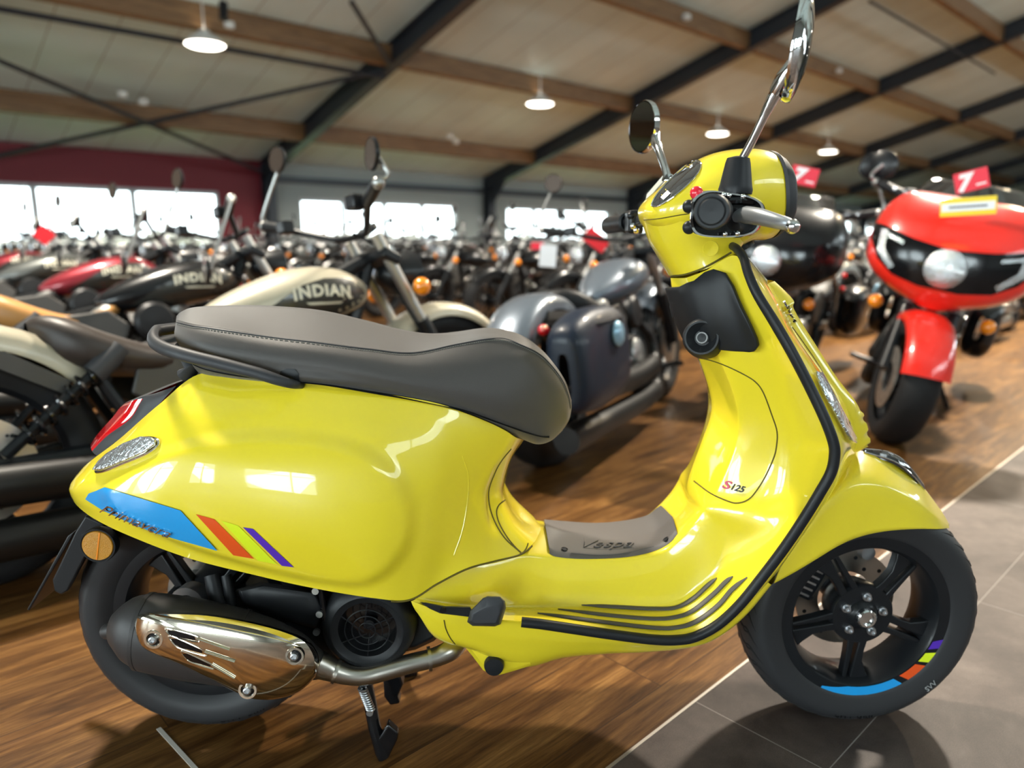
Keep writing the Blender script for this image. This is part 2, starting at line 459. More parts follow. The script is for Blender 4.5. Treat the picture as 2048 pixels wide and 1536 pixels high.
st.build('seat_seam', DGREY, seat)
for dy in (3.5,):
    st = MB()
    for i in range(0, len(sl) - 1):
        a, b = sl[i], sl[i].lerp(sl[i + 1], .6)
        st.tube([hit(seatB, a.x, a.y + dy, .0005)[0], hit(seatB, b.x, b.y + dy, .0005)[0]], .0007, 4)
    st.build('stitching', STITCH, seat)
# seat underside pan
MB().sym([[V((p.x, 0, p.z)) , V((p.x, p.y * .6, p.z)), p + V((0, .002, -.012))] for p in [r[-1] if False else r[-16] for r in sg[14:104]]]).build('seat_base', BLK, seat)

# ---- grab rail
half = PR([(604,770,-.145),(585,768,-.168),(556,760,-.176),(520,748,-.176),(478,737,-.172),(435,726,-.166),(393,716,-.158),(350,704,-.142),(325,695,-.122),(309,684,-.095),(306,672,-.06),(312,661,0)])
hp = cr(half, 50)
MB().tube(hp + [V((p.x, -p.y, p.z)) for p in reversed(hp[:-1])], [.006, .009, .0105, .011, .011, .011, .011, .011, .011, .009, .006], 14, flat=(1.0, .8)).build('grab_rail', DGREY, sc)
MB().tube(PR([(372,752,-.08),(385,735,-.085),(360,690,-.06)]), [.016, .013, .01], 10).build('rail_stay', DGREY, sc)
MB().tube([V((p.x, -p.y, p.z)) for p in PR([(372,752,-.08),(385,735,-.085),(360,690,-.06)])], [.016, .013, .01], 10).build('rail_stay', DGREY, sc)
# flat black patch painting the shade in the recess at the rail end
decal(seatB, [(556,762),(562,742),(574,737),(590,738),(598,748),(600,764)], BLK, 'rail_recess_shade', seat, off=.0015)

# ---- leg shield, tunnel and floor
lr = [PR(r) for r in [
 [(1000,1056,0),(960,1100,-.10),(835,1193,-.178),(832,1196,-.180),(830,1199,-.183),(822,1203,-.187)],
 [(1040,1056,0),(1000,1108,-.095),(900,1205,-.155),(890,1210,-.165),(885,1216,-.175),(878,1224,-.188)],
 [(1090,1056,0),(1050,1108,-.09),(985,1214,-.12),(975,1222,-.14),(965,1230,-.165),(955,1239,-.189)],
 [(1130,1068,0),(1105,1112,-.085),(1070,1215,-.108),(1062,1223,-.13),(1052,1234,-.16),(1043,1246,-.188)],
 [(1200,1078,0),(1200,1118,-.085),(1195,1213,-.105),(1190,1229,-.135),(1185,1246,-.162),(1180,1264,-.188)],
 [(1260,1078,0),(1270,1113,-.085),(1290,1215,-.105),(1290,1233,-.135),(1288,1254,-.162),(1285,1278,-.189)],
 [(1310,1067,0),(1325,1100,-.085),(1350,1205,-.105),(1365,1226,-.135),(1372,1250,-.162),(1378,1278,-.191)],
 [(1340,1045,0),(1355,1078,-.085),(1395,1175,-.105),(1420,1195,-.135),(1440,1218,-.165),(1452,1242,-.195)],
 [(1362,1022,0),(1382,1050,-.085),(1432,1135,-.11),(1465,1145,-.14),(1492,1160,-.17),(1518,1164,-.202)],
 [(1376,1002,0),(1402,1025,-.087),(1455,1075,-.116),(1500,1085,-.145),(1545,1093,-.18),(1580,1082,-.212)],
 [(1374,985,0),(1412,1012,-.09),(1470,1028,-.125),(1528,1038,-.155),(1580,1032,-.185),(1625,1016,-.221)],
 [(1378,955,0),(1430,985,-.088),(1510,992,-.13),(1560,990,-.152),(1605,984,-.185),(1650,968,-.226)],
 [(1403,885,0),(1460,920,-.09),(1540,925,-.128),(1578,918,-.148),(1620,906,-.182),(1667,893,-.227)],
 [(1422,830,0),(1475,860,-.09),(1535,858,-.124),(1568,852,-.143),(1604,846,-.172),(1649,838,-.219)],
 [(1420,785,0),(1470,800,-.09),(1515,798,-.12),(1547,790,-.14),(1580,784,-.166),(1621,780,-.208)],
 [(1395,710,0),(1440,722,-.088),(1484,715,-.12),(1515,707,-.138),(1546,704,-.16),(1583,704,-.197)],
 [(1362,640,0),(1408,650,-.084),(1452,640,-.115),(1482,634,-.13),(1508,632,-.15),(1546,640,-.18)],
 [(1345,580,0),(1386,588,-.07),(1432,572,-.1),(1456,560,-.113),(1478,556,-.127),(1507,566,-.155)],
 [(1341,556,0),(1372,556,-.05),(1414,540,-.078),(1440,523,-.09),(1466,511,-.1),(1490,520,-.125)]]]
lrs = []
for i, r in enumerate(lr):
    lrs.append(soften(r, .16, (1, 2) if i < 12 else (1,)) if True else r)
# equal column count for every row
mx = 8
fix = []
for r in lrs:
    fix.append(cr(r, mx) if len(r) != mx else r)
lg = net([soften(r, .16, (1, 2)) for r in lr], 170, 56)
legB = MB().grid(lg).bvh()
ls = MB().sym(lg).build('leg_shield', YEL, sc, angle=65)
# black edge trim running along the shield and the floor edge
tp = [(1043,1244,-.187),(1080,1248,-.188),(1128,1255,-.188),(1216,1268,-.189),(1304,1279,-.190),(1356,1280,-.191),(1392,1273,-.192),(1435,1250,-.195),(1479,1210,-.199),(1523,1156,-.204),(1567,1098,-.211),(1605,1042,-.219),(1640,985,-.225),(1662,945,-.227),(1669,912,-.228),(1667,886,-.227),(1651,841,-.221),(1622,779,-.209),(1586,709,-.198),(1551,648,-.183),(1515,589,-.166),(1497,548,-.150),(1487,516,-.13),(1474,498,-.105),(1465,492,-.08)]
tq = cr(PR(tp), 130)
tr_ = MB(); tr_.tube(tq, [.0085] * 10 + [.0085, .0085, .0075, .007, .0065], 12)
trim = tr_.build('edge_trim', BLK, sc)
MB().tube([V((p.x, -p.y, p.z)) for p in tq], [.0085] * 10 + [.0075, .007, .0065], 12).build('edge_trim', BLK, sc)
# floor strips
S1 = [(1075,1227),(1140,1236),(1216,1246),(1304,1256),(1351,1256),(1392,1244),(1436,1212),(1465,1179),(1495,1155)]
S2 = [(1116,1219),(1216,1231),(1304,1238),(1351,1235),(1386,1222),(1427,1189),(1450,1166),(1466,1153)]
S3 = [(1163,1210),(1245,1215),(1304,1218),(1351,1216),(1386,1198),(1415,1172),(1434,1156)]
for s in (S1, S2, S3):
    q = cr([V((x, y, 0)) for x, y in s], 60); h = [hit(legB, p.x, p.y, .001)[0] for p in q]
    rr = [.0015, .005, .0055, .0055, .0055, .0055, .0055, .0055, .006, .006, .006, .006, .005, .0012]
    MB().tube(h, rr, 10, flat=(.5, 1.0)).build('floor_strip', STRIPM, sc)
    MB().tube([V((p.x, -p.y, p.z)) for p in h], rr, 10, flat=(.5, 1.0)).build('floor_strip', STRIPM, sc)
# tunnel mat
MATNEAR = [(1099,1108),(1112,1114),(1150,1118),(1200,1118),(1250,1115),(1290,1108),(1320,1098),(1342,1084),(1355,1068)]
MATFAR = [(1090,1054),(1112,1062),(1150,1071),(1200,1077),(1250,1077),(1290,1071),(1315,1063),(1334,1050),(1347,1042)]
na = cr([V((x, y, 0)) for x, y in MATNEAR], 50); fa = cr([V((x, y, 0)) for x, y in MATFAR], 50)
g = []
for i in range(50):
    n_ = hit(legB, na[i].x, na[i].y)[0]; fpt = P(fa[i].x, fa[i].y, 0); row = []
    for j in range(13):
        t = j / 12; x = fpt.x + (n_.x - fpt.x) * t; y = n_.y * t
        p, n, _, _ = legB.ray_cast(V((x, min(y, -.0005), fpt.z + .15)), V((0, 0, -1)))
        if p is None: p, n = V((x, y, fpt.z + (n_.z - fpt.z) * t)), V((0, 0, 1))
        if n.z < 0: n = -n
        n = V((n.x * .6, 0, 1)).normalized()
        row.append(V((p.x, y, p.z)) + n * (.0045 if j < 12 else .0005))
    g.append(row)
g = [[p - V((0, 0, .006)) for p in g[0]]] + g + [[p - V((0, 0, .006)) for p in g[-1]]]
mt = MB().sym(g).build('tunnel_mat', MATG, sc, angle=50)
matB = MB().grid(g).bvh()
word_on(matB, 'Vespa', (1168,1096), (1268,1095), 14, MATG, 'embossed_word', mt, shear=.5, ext=.0022, bold=-.01)
line_on(matB, [(1166,1096),(1216,1099),(1268,1096)], .0007, STRIPM, 'underline', mt)
line_on(matB, [(1142,1106),(1200,1110),(1250,1106),(1308,1093)], .001, STRIPM, 'groove_line', mt)
for x, y in ((1129,1099), (1332,1079)):
    c, n = hit(matB, x, y, .0); MB().lathe([(.001, .0), (.001, .004), (-.001, .0055), (.0012, .006)], c, n, 16).build('screw', BLK, mt)

# bag hook panel, key barrel, glove box
panel = decal(legB, [(1344,572),(1372,572),(1397,565),(1418,549),(1436,543),(1458,549),(1475,572),(1493,612),(1510,645),(1522,672),(1525,686),(1516,697),(1505,699),(1479,697),(1441,693),(1430,706),(1407,704),(1390,683),(1377,668),(1362,632)], BLK, 'bag_hook_panel', sc, off=.007, thick=.008, cuts=4, bevel=.003)
kc, kn = hit(legB, 1413, 674, .004)
kn = V((-.42, -.90, .14)).normalized(); kc = kc + kn * .027
kb = MB().lathe([(-.03, .036), (.002, .032), (.007, .028), (.007, .025), (-.006, .013), (-.006, .0)], kc, kn, 32).build('key_barrel_cup', BLK, panel)
MB().lathe([(-.006, .0105), (.003, .0095), (.003, .0078), (.001, .0075), (.001, 0)], kc, kn, 20).build('ignition_lock', LGREY, kb)
MB().lathe([(.0022, .0072), (.003, .0)], kc, kn, 16).build('key_slot', BLK, kb)
MB().tube(PR([(1352,588,-.005),(1345,612,-.003),(1350,632,-.004),(1362,636,-.004)]), [.006, .006, .006, .009], 8).build('bag_hook', BLK, panel)
for x, y in ((1362,600), (1366,648), (1378,672)):
    MB().ball(P(x, y, -.012), .0045, 10, 8).build('chrome_stud', CHROME, panel)
line_on(legB, [(1399,716),(1422,721),(1450,731),(1486,748),(1511,764),(1527,786),(1544,831),(1554,863),(1553,892),(1547,917),(1529,956),(1508,988),(1493,1001),(1475,1006),(1458,1003),(1422,987),(1388,962)], .0012, SEAM, 'glove_box_gap', ls, n=90)
word_on(legB, 'S', (1444,975), (1461,980), 17, PINKD, 'badge_letter', ls, shear=.2, ext=.0015, bold=.02)
word_on(legB, '125', (1462,979), (1489,986), 13, BLK, 'badge_digits', ls, shear=.3, ext=.0015, bold=.02)

# ---- front face of the shield
fr = [PR(r) for r in [
 [(1478,500,-.112),(1483,500,-.08),(1486,502,0)],
 [(1500,545,-.148),(1522,553,-.10),(1537,563,0)],
 [(1521,590,-.166),(1549,598,-.12),(1570,612,0)],
 [(1556,648,-.182),(1583,660,-.13),(1606,678,0)],
 [(1591,709,-.197),(1626,725,-.148),(1652,746,0)],
 [(1627,777,-.209),(1663,788,-.162),(1690,798,0)],
 [(1656,838,-.220),(1684,843,-.172),(1707,838,0)],
 [(1673,884,-.227),(1695,884,-.182),(1717,880,0)],
 [(1675,912,-.228),(1689,920,-.19),(1704,922,0)],
 [(1645,988,-.226),(1660,990,-.195),(1680,960,0)],
 [(1574,1098,-.212),(1592,1092,-.185),(1620,1040,0)],
 [(1530,1158,-.204),(1548,1152,-.175),(1580,1100,0)],
 [(1484,1212,-.198),(1500,1205,-.165),(1540,1150,0)]]]
fg = net(fr, 110, 28)
frontB = MB().grid(fg).bvh()
ff = MB().sym(fg, swap=True).build('front_panel', YEL, sc, angle=60)
lens = decal(frontB, [(1622,745),(1635,748),(1660,795),(1688,845),(1704,877),(1706,888),(1694,884),(1668,838),(1640,787)], CLEARL, 'front_turn_signal', sc, off=.004, thick=.005, round_=4, bevel=.0015)
# horn cover (the raised "tie") on the centre line
tie = PR([(1536,561,0),(1569,597,0),(1570,617,0),(1608,680,0),(1652,748,0),(1690,797,0),(1706,834,0),(1717,876,0),(1709,892,0)])
tgd = []
tc_ = cr(tie, 60)
for i, p in enumerate(tc_):
    w = .028 + .022 * math.sin(PI * i / 59) ** .6
    bump = .004 * (1 if (i > 40 and i < 56 and i % 5 < 3) else 0)
    tgd.append([p + V((.006 + bump, 0, 0)), p + V((.004 + bump, -w * .7, 0)), p + V((-.012, -w, -.004)), p + V((-.05, -w * 1.05, -.01))])
MB().sym(tgd).build('horn_cover', YEL, ff, angle=50)
word_on(frontB, 'Vespa', (1559,606), (1581,652), 13, CHROME, 'chrome_badge', ff, shear=.4, ext=.003, off=.006, bold=-.01)
line_on(frontB, [(1585,655),(1610,690),(1640,735),(1668,788),(1690,835)], .001, SEAM, 'panel_gap', ff)

# ---- lower skirt under the floor
low_t = [(822,1202,-.187),(878,1221,-.188),(955,1236,-.189),(1043,1243,-.188),(1128,1260,-.187),(1216,1273,-.188),(1304,1283,-.189),(1392,1277,-.190),(1435,1255,-.193),(1479,1215,-.197),(1523,1160,-.202)]
low_m = [(826,1212,-.188),(880,1250,-.184),(955,1272,-.178),(1043,1288,-.172),(1128,1290,-.170),(1216,1291,-.172),(1304,1294,-.174),(1392,1285,-.178),(1440,1262,-.18),(1487,1220,-.183),(1533,1163,-.188)]
low_b = [(835,1225,-.178),(872,1276,-.166),(945,1300,-.155),(1043,1334,-.135),(1128,1316,-.135),(1216,1308,-.14),(1304,1304,-.145),(1392,1293,-.152),(1445,1270,-.158),(1497,1226,-.164),(1545,1168,-.17)]
low_c = [(850,1225,-.08),(890,1270,-.07),(960,1290,-.06),(1043,1315,-.05),(1128,1300,-.05),(1216,1292,-.05),(1304,1288,-.05),(1392,1276,-.05),(1450,1250,-.05),(1500,1205,-.05),(1550,1145,-.05)]
sk = [[P(*a), P(*b), P(*c), P(*d), V((P(*d).x, 0, P(*d).z))] for a, b, c, d in zip(low_t, low_m, low_b, low_c)]
skg = net(sk, 110, 25)
skirtB = MB().grid(skg).bvh()
skirt = MB().sym(skg, swap=True).build('floor_skirt', YEL, sc, angle=60)
# dropped corner of the skirt with its rubber plug
MB().dome([[P(x, y, -.142) for x, y in [(925,1288),(1060,1300),(1110,1312),(1050,1335),(1003,1349),(985,1351),(966,1340),(945,1312)]],
           [P(x, y, -.150) for x, y in [(935,1288),(1055,1300),(1095,1310),(1045,1330),(1003,1343),(987,1345),(971,1335),(951,1310)]]]).build('skirt_corner', YEL, skirt)
MB().lathe([(.02, .017), (0, .0175), (-.006, .016), (-.007, 0)], P(988, 1331, -.155), (0, 1, 0), 24).build('rubber_plug', BLK, skirt)
line_on(skirtB, [(888,1240),(892,1258),(900,1275),(910,1288)], .0011, SEAM, 'panel_gap', skirt)
MB().tube([r[-1] + V((0, -.001, -.001)) for r in bg[84:138]], .0017, 8).build('panel_gap', SEAM, ls)

# ---- passenger foot peg
pp = MB().dome([[P(x, y, -.182) for x, y in [(840,1204),(852,1205),(890,1212),(940,1213),(952,1236),(935,1235),(880,1228),(858,1218)]],
                [P(x, y, -.192) for x, y in [(842,1205),(853,1206),(890,1214),(940,1215),(950,1234),(935,1233),(880,1226),(860,1217)]]]).build('passenger_peg_arm', BLK, sc)
MB().dome([[P(x, y, -.185) for x, y in [(940,1222),(966,1196),(975,1192),(1000,1193),(1010,1202),(1012,1216),(1002,1248),(990,1253),(945,1252),(934,1244)]],
           [P(x, y, -.215) for x, y in [(940,1224),(966,1197),(975,1194),(1000,1194),(1008,1202),(1008,1218),(998,1248),(988,1252),(946,1251),(936,1243)]],
           [P(x, y, -.222) for x, y in [(946,1228),(970,1214),(978,1211),(996,1212),(1000,1216),(1000,1226),(993,1244),(986,1247),(950,1247),(943,1241)]]]).build('passenger_peg', DGREY, pp, bevel=.003)
MB().lathe([(0, .005), (-.003, .005), (-.003, 0)], P(886, 1220, -.194), (0, 1, 0), 12).build('peg_pivot_bolt', GLOSSBLK, pp)

# ---- front mudguard
mc = PR([(1590,1060,0),(1620,1000,0),(1655,945,0),(1692,912,0),(1726,902,0),(1776,917,0),(1836,963,0),(1880,1018,0),(1899,1049,0)])
ms = PR([(1575,1100,-.085),(1610,1050,-.086),(1645,1008,-.086),(1684,978,-.085),(1724,966,-.082),(1775,974,-.076),(1832,1002,-.064),(1876,1036,-.042),(1898,1052,-.012)])
me_ = PR([(1548,1167,-.088),(1590,1144,-.092),(1630,1120,-.094),(1680,1090,-.094),(1725,1072,-.091),(1775,1062,-.086),(1832,1058,-.074),(1880,1058,-.048),(1899,1056,-.012)])
fgr = net([soften([a, a.lerp(b, .55) + (a - me) * .035, b, me], .2, (2,)) for a, b, me in zip(mc, ms, me_)], 80, 40)
fen = MB().sym(fgr).build('front_mudguard', YEL, sc, angle=60, solid=.003)
cs = []
for i, p in enumerate(cr(PR([(1728,902,0),(1775,915,0),(1812,940,0),(1846,975,0)]), 24)):
    w = .004 + .012 * math.sin(PI * (i / 23) ** .8) ; h = .004 + .007 * math.sin(PI * i / 23)
    cs.append([p + V((.3 * h, 0, h)), p + V((0, -w * .7, h * .6)), p + V((0, -w, -.006))])
cst = MB().sym(cs).build('mudguard_crest', DIAL, fen)
MB().tube([r[2] + V((0, -.001, .005)) for r in cs], .0016, 6).build('crest_rim', CHROME, cst)
MB().tube([r[0] for r in cs], .0014, 6).build('crest_rim', CHROME, cst)

# ---- wheels
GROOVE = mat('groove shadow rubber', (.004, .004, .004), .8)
def scooter_wheel(name, c, Rt, wt, tm, stickers=False):
    w2 = wt / 2
    root = MB().lathe([(-.043, .139), (-.047, .142), (-.048, .152), (-.0475, .1645), (-.043, .167), (-.03, .160), (.03, .160), (.043, .167), (.047, .155), (.043, .139), (.02, .130), (-.015, .130), (-.043, .139)], (0, 0, 0), (0, 1, 0), 72).build(name, SATBLK, sc, angle=30)
    root.location = c
    k = Rt / .2295
    prof = [(-.042, .158), (-.049, .164), (w2 * -1.0 + .002, .182), (-w2, .196 * k), (-w2 * .95, .206 * k), (-w2 * .78, .2165 * k), (-w2 * .45, .2255 * k), (0, Rt)]
    prof = [(p.x, p.y) for p in cr([V((a, b, 0)) for a, b in prof], 22)]
    prof = prof + [(-a, b) for a, b in reversed(prof[:-1])]
    MB().lathe(prof, (0, 0, 0), (0, 1, 0), 96).build('tyre', tm, root, angle=60)
    rp_ = [(abs(a), b) for a, b in prof if a <= 0]
    def rad_at(y):
        best = min(range(len(rp_) - 1), key=lambda i: 0 if (rp_[i][0] - y) * (rp_[i + 1][0] - y) <= 0 and rp_[i][1] > .19 else 1 + abs(rp_[i][0] - y))
        (y0, r0), (y1, r1) = rp_[best], rp_[best + 1]; return r0 + (r1 - r0) * ((y - y0) / (y1 - y0) if y1 != y0 else 0)
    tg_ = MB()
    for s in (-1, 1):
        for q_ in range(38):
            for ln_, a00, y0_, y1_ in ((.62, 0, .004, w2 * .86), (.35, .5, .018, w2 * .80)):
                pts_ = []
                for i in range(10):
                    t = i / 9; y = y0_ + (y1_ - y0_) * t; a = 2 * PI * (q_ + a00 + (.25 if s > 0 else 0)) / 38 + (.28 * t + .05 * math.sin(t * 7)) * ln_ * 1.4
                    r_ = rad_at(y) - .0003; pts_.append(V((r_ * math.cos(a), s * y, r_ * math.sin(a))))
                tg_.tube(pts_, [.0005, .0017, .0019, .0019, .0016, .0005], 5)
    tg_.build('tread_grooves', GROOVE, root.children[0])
    hub = MB().lathe([(-.034, 0), (-.034, .058), (-.030, .061), (-.015, .062), (.03, .05), (.035, .0)], (0, 0, 0), (0, 1, 0), 48).build('hub', SATBLK, root)
    for a in (48, -24, -96, -168, 120):
        def q(r, d): return V((r * math.cos(R(a + d)), 0, r * math.sin(R(a + d))))
        A = [q(.052, 25), q(.052, 6), q(.09, 3), q(.136, 1.5), q(.138, 9), q(.137, 17), q(.125, 15), q(.10, 12), q(.075, 15)]
        s = MB().prism([p + V((0, -.034 + .05 * max(0, p.length - .06), 0)) for p in A], (0, .02, 0)).build('spoke', SATBLK, root, bevel=.0025)
        Bp = [q(.052, -4), q(.052, -20), q(.09, -9), q(.136, -5), q(.137, -1.5), q(.09, -2)]
        MB().prism([p + V((0, -.034 + .05 * max(0, p.length - .06), 0)) for p in Bp], (0, .02, 0)).build('spoke', SATBLK, root, bevel=.0025)
    for i in range(5):
        a = R(84 + 72 * i); p = V((.038 * math.cos(a), -.034, .038 * math.sin(a)))
        MB().lathe([(0, .0085), (-.004, .0085), (-.004, .006), (-.011, .0055), (-.0115, .003), (-.008, .0028), (-.008, 0)], p, (0, 1, 0), 12).build('wheel_bolt', ALU, root)
    n = MB().lathe([(-.03, .032), (-.04, .026), (-.044, .021), (-.044, .0)], (0, 0, 0), (0, 1, 0), 24).build('hub_boss', SATBLK, root)
    MB().lathe([(-.044, .0195), (-.052, .0185), (-.054, .016), (-.054, .0125), (-.049, .012), (-.049, 0)], (0, 0, 0), (0, 1, 0), 24).build('axle_nut', CHROME, root)
    dsc = MB()
    dsc.lathe([(.036, .055), (.036, .10), (.040, .10), (.040, .055)], (0, 0, 0), (0, 1, 0), 48, close=False)
    d = dsc.build('brake_disc', STEEL, root)
    for i in range(18):
        a = 2 * PI * i / 18; r_ = .068 if i % 2 else .085
        MB().lathe([(.0355, 0), (.0355, .0042), (.0365, .0045)], V((r_ * math.cos(a), 0, r_ * math.sin(a))), (0, 1, 0), 8).build('disc_hole', BLK, d)
    return root
FH = P(1735, 1240, -.054); FH = V((FH.x, 0, FH.z))
fw = scooter_wheel('front_wheel', FH, .2295, .112, TYREF)
fw.rotation_euler = (0, 0, R(1.0))
RH = P(404, 1234, -.05); RH = V((RH.x, 0, RH.z))
rw = scooter_wheel('rear_wheel', RH, .2365, .124, TYRER)
print('wheel centres', FH, RH)
def arc(root, a0, a1, r0, r1, m, taper=False):
    g = []
    n = 24
    for i in range(n):
        t = i / (n - 1); a = R(a0 + (a1 - a0) * t); k = min(1, .25 + t * 2.2) if taper else 1
        ro = r1; ri = r1 - (r1 - r0) * k
        sh = R(4) * (0 if taper and t < .5 else 1)
        g.append([V((ri * math.cos(a), -.0487, ri * math.sin(a))), V((ro * math.cos(a + sh), -.0487, ro * math.sin(a + sh)))])
    return MB().grid(g).build('rim_sticker', m, root)
arc(fw, -118, -63, .1435, .1615, BLUED, True); arc(fw, -58, -43, .1435, .1615, ORGD); arc(fw, -40, -31.5, .1435, .1615, LIMED); arc(fw, -28, -21, .1435, .1615, PURD)
def ring_word(root, body, rad, ang, h, y, material, name, direction=1, spacing=1.0):
    vs, fs = text_mesh(body, 0, spacing, .5, 0.0); w = max(v.x for v in vs); s = h / .72; out = []
    for v in vs:
        a = R(ang) + direction * (v.x - w / 2) * s / rad
        r_ = rad + (v.y * s if direction < 0 else -v.y * s)
        out.append(V((r_ * math.cos(a), y - (v.z + .5) * .0012, r_ * math.sin(a))))
    return MB().add(out, fs).build(name, material, root)
ring_word(rw, 'CITY GRIP', .213, -72, .012, -.0585, GLOSSBLK, 'raised_lettering', 1, 1.3)
ring_word(fw, 'CITY GRIP', .208, -92, .011, -.0535, GLOSSBLK, 'raised_lettering', 1, 1.2)
ring_word(fw, 'SVV', .200, -46, .011, -.0565, LGREY, 'chalk_marking', 1)
for wh, a, r_ in ((rw, 197, .196), (fw, 92, .188)):
    MB().lathe([(-.0615 if wh is rw else -.0565, .0), (-.06 if wh is rw else -.055, .0035)], V((r_ * math.cos(R(a)), 0, r_ * math.sin(R(a)))), (0, 1, 0), 10).build('red_dot', REDB, wh)
# front suspension, brake caliper
sus = MB().tube([FH + V((.0, .062, 0)), FH + V((-.06, .07, .06)), FH + V((-.075, .075, .16)), FH + V((-.10, .05, .26))], [.03, .024, .02, .02], 12).build('front_suspension_arm', BLK, sc)
MB().tube([FH + V((.05, .07, .04)), FH + V((.02, .07, .18))], .018, 12).build('shock_absorber', ALU, sus)
cal = MB().box(FH + V((-.085, .04, .045)), (.05, .05, .075), Matrix.Rotation(R(25), 3, 'Y')).build('brake_caliper', SATBLK, sus, bevel=.006)
for i in range(6):
    MB().box(FH + V((-.095 + i * .006, .012, .02 + i * .012)), (.022, .004, .004), Matrix.Rotation(R(25), 3, 'Y')).build('caliper_fin', ALU, cal)
MB().lathe([(-.01, .0), (-.01, .014), (.03, .016)], FH + V((.03, .03, .10)), (0, 1, 0), 16).build('suspension_bolt', ALU, sus)
MB().box(FH + V((0, .075, .2)), (.12, .03, .12)).build('mudguard_inner', BLK, sus, bevel=.01)

# ---- engine, fan cover
eng = MB().box(P(560, 1220, -.02), (.40, .19, .115)).build('engine_block', BLK, sc, bevel=.02)
MB().dome([[P(x, y, -.10) for x, y in [(470,1180),(520,1164),(640,1180),(660,1220),(640,1262),(560,1240),(480,1210)]],
           [P(x, y, -.145) for x, y in [(478,1182),(525,1170),(630,1185),(648,1220),(630,1255),(560,1235),(488,1208)]],
           [P(x, y, -.15) for x, y in [(500,1188),(530,1180),(612,1192),(625,1216),(610,1238),(560,1225),(508,1205)]]]).build('intake_housing', BLK, eng, bevel=.004)
fc = P(736, 1256, -.15)
fan = MB().lathe([(.10, .082), (.02, .082), (.0, .078), (-.010, .068), (-.012, .062), (-.010, .060), (-.006, .050), (.02, .046), (.03, .044)], fc, (0, 1, 0), 56).build('fan_cover', BLK, eng)
MB().lathe([(.028, .0), (.028, .05)], fc, (0, 1, 0), 40).build('fan_recess', GLOSSBLK, fan)
gr = MB()
for r_ in (.014, .026, .038): gr.tube([fc + V((r_ * math.cos(2 * PI * i / 40), -.008, r_ * math.sin(2 * PI * i / 40))) for i in range(40)], .0011, 6, closed=True)
for i in range(6):
    a = 2 * PI * i / 6 + .5; gr.tube([fc + V((.006 * math.cos(a + .9), -.008, .006 * math.sin(a + .9))), fc + V((.05 * math.cos(a), -.006, .048 * math.sin(a)))], .0012, 6)
gr.build('fan_grille', SATBLK, fan)
MB().lathe([(.02, .011), (.01, .009), (.009, .0)], fc, (0, 1, 0), 20).build('fan_boss', SATBLK, fan)
MB().dome([[P(x, y, -.09) for x, y in [(800,1190),(850,1195),(890,1262),(868,1282),(830,1300),(770,1310),(770,1200)]],
           [P(x, y, -.12) for x, y in [(800,1195),(845,1200),(880,1262),(862,1278),(828,1294),(775,1302),(775,1205)]]]).build('crankcase_cover', BLK, eng, bevel=.004)
MB().lathe([(-.055, 0), (-.055, .05), (-.02, .07), (.06, .07)], V((RH.x + .02, 0, RH.z + .01)), (0, 1, 0), 32).build('rear_hub_casing', BLK, eng)
MB().tube(PR([(425,1150,-.12),(430,1180,-.13),(440,1210,-.13)]), .014, 10).build('shock_mount', BLK, eng)
MB().tube(PR([(452,1150,-.12),(458,1185,-.13),(462,1210,-.13)]), .009, 10).build('shock_mount', BLK, eng)
MB().lathe([(0, .03), (-.004, .034), (-.03, .034), (-.03, .02)], P(395, 1195, -.07), (.2, 1, 0), 24).build('air_hose', ALU, eng)
MB().tube(PR([(640,1170,-.15),(642,1185,-.15),(648,1225,-.15),(650,1240,-.15)]), .005, 8).build('cable', GLOSSBLK, eng)
for x, y in ((632,1180), (640,1226), (634,1262)):
    MB().lathe([(0, .006), (-.006, .006), (-.006, 0)], P(x, y, -.155), (0, 1, 0), 10).build('engine_bolt', ALU, eng)

# ---- exhaust
ax = [(232,1258,-.175),(262,1260,-.178),(300,1264,-.18),(380,1278,-.18),(470,1295,-.178),(540,1309,-.176),(590,1320,-.172),(620,1327,-.168),(650,1335,-.165)]
axp = cr(PR(ax), 40)
ex = MB().tube(axp, [.03, .054, .066, .069, .066, .058, .046, .032, .02], 28, flat=(1.0, .82)).build('silencer', MUFF, sc, angle=50)
for k in (9, 20):
    i = k; d = (axp[i + 1] - axp[i - 1]).normalized()
    rr = [.03, .054, .066, .069, .066, .058, .046, .032, .02]
    t = i * 8 / 39; kk = int(t); rad = rr[kk] + (rr[kk + 1] - rr[kk]) * (t - kk)
    MB().tube([axp[i] - d * .003, axp[i] + d * .003], rad + .0015, 28, flat=(1, .82)).build('silencer_band', MUFF, ex)
MB().tube(PR([(214,1263,-.16),(222,1261,-.165),(250,1260,-.17)]), .013, 16).build('outlet_pipe', MUFF, ex)
so = [(270,1235),(280,1228),(297,1225),(350,1224),(410,1227),(470,1236),(530,1249),(580,1264),(615,1280),(632,1300),(640,1322),(637,1342),(627,1358),(606,1378),(581,1391),(548,1399),(513,1399),(490,1394),(465,1382),(430,1364),(390,1347),(342,1328),(305,1314),(274,1297),(266,1280),(263,1258)]
cen = (452, 1300)
def ring(poly, k, y, dx=0, dy=0):
    return [P(cen[0] + (x - cen[0]) * k, cen[1] + (yy - cen[1]) * k, y) for x, yy in poly]
ring0 = [V((x, y, 0)) for x, y in so]; so2 = [(p.x, p.y) for p in cr(ring0, 78, True)]
shd = MB()
shd.dome([ring(so2, 1.0, -.205), ring(so2, .985, -.222), ring(so2, .94, -.233), ring(so2, .80, -.243), ring(so2, .60, -.248), ring(so2, .40, -.251), ring(so2, .2, -.2525), ring(so2, .05, -.253)])
shB = shd.bvh()
hsd = shd.build('heat_shield', SHIELD, ex, angle=30)
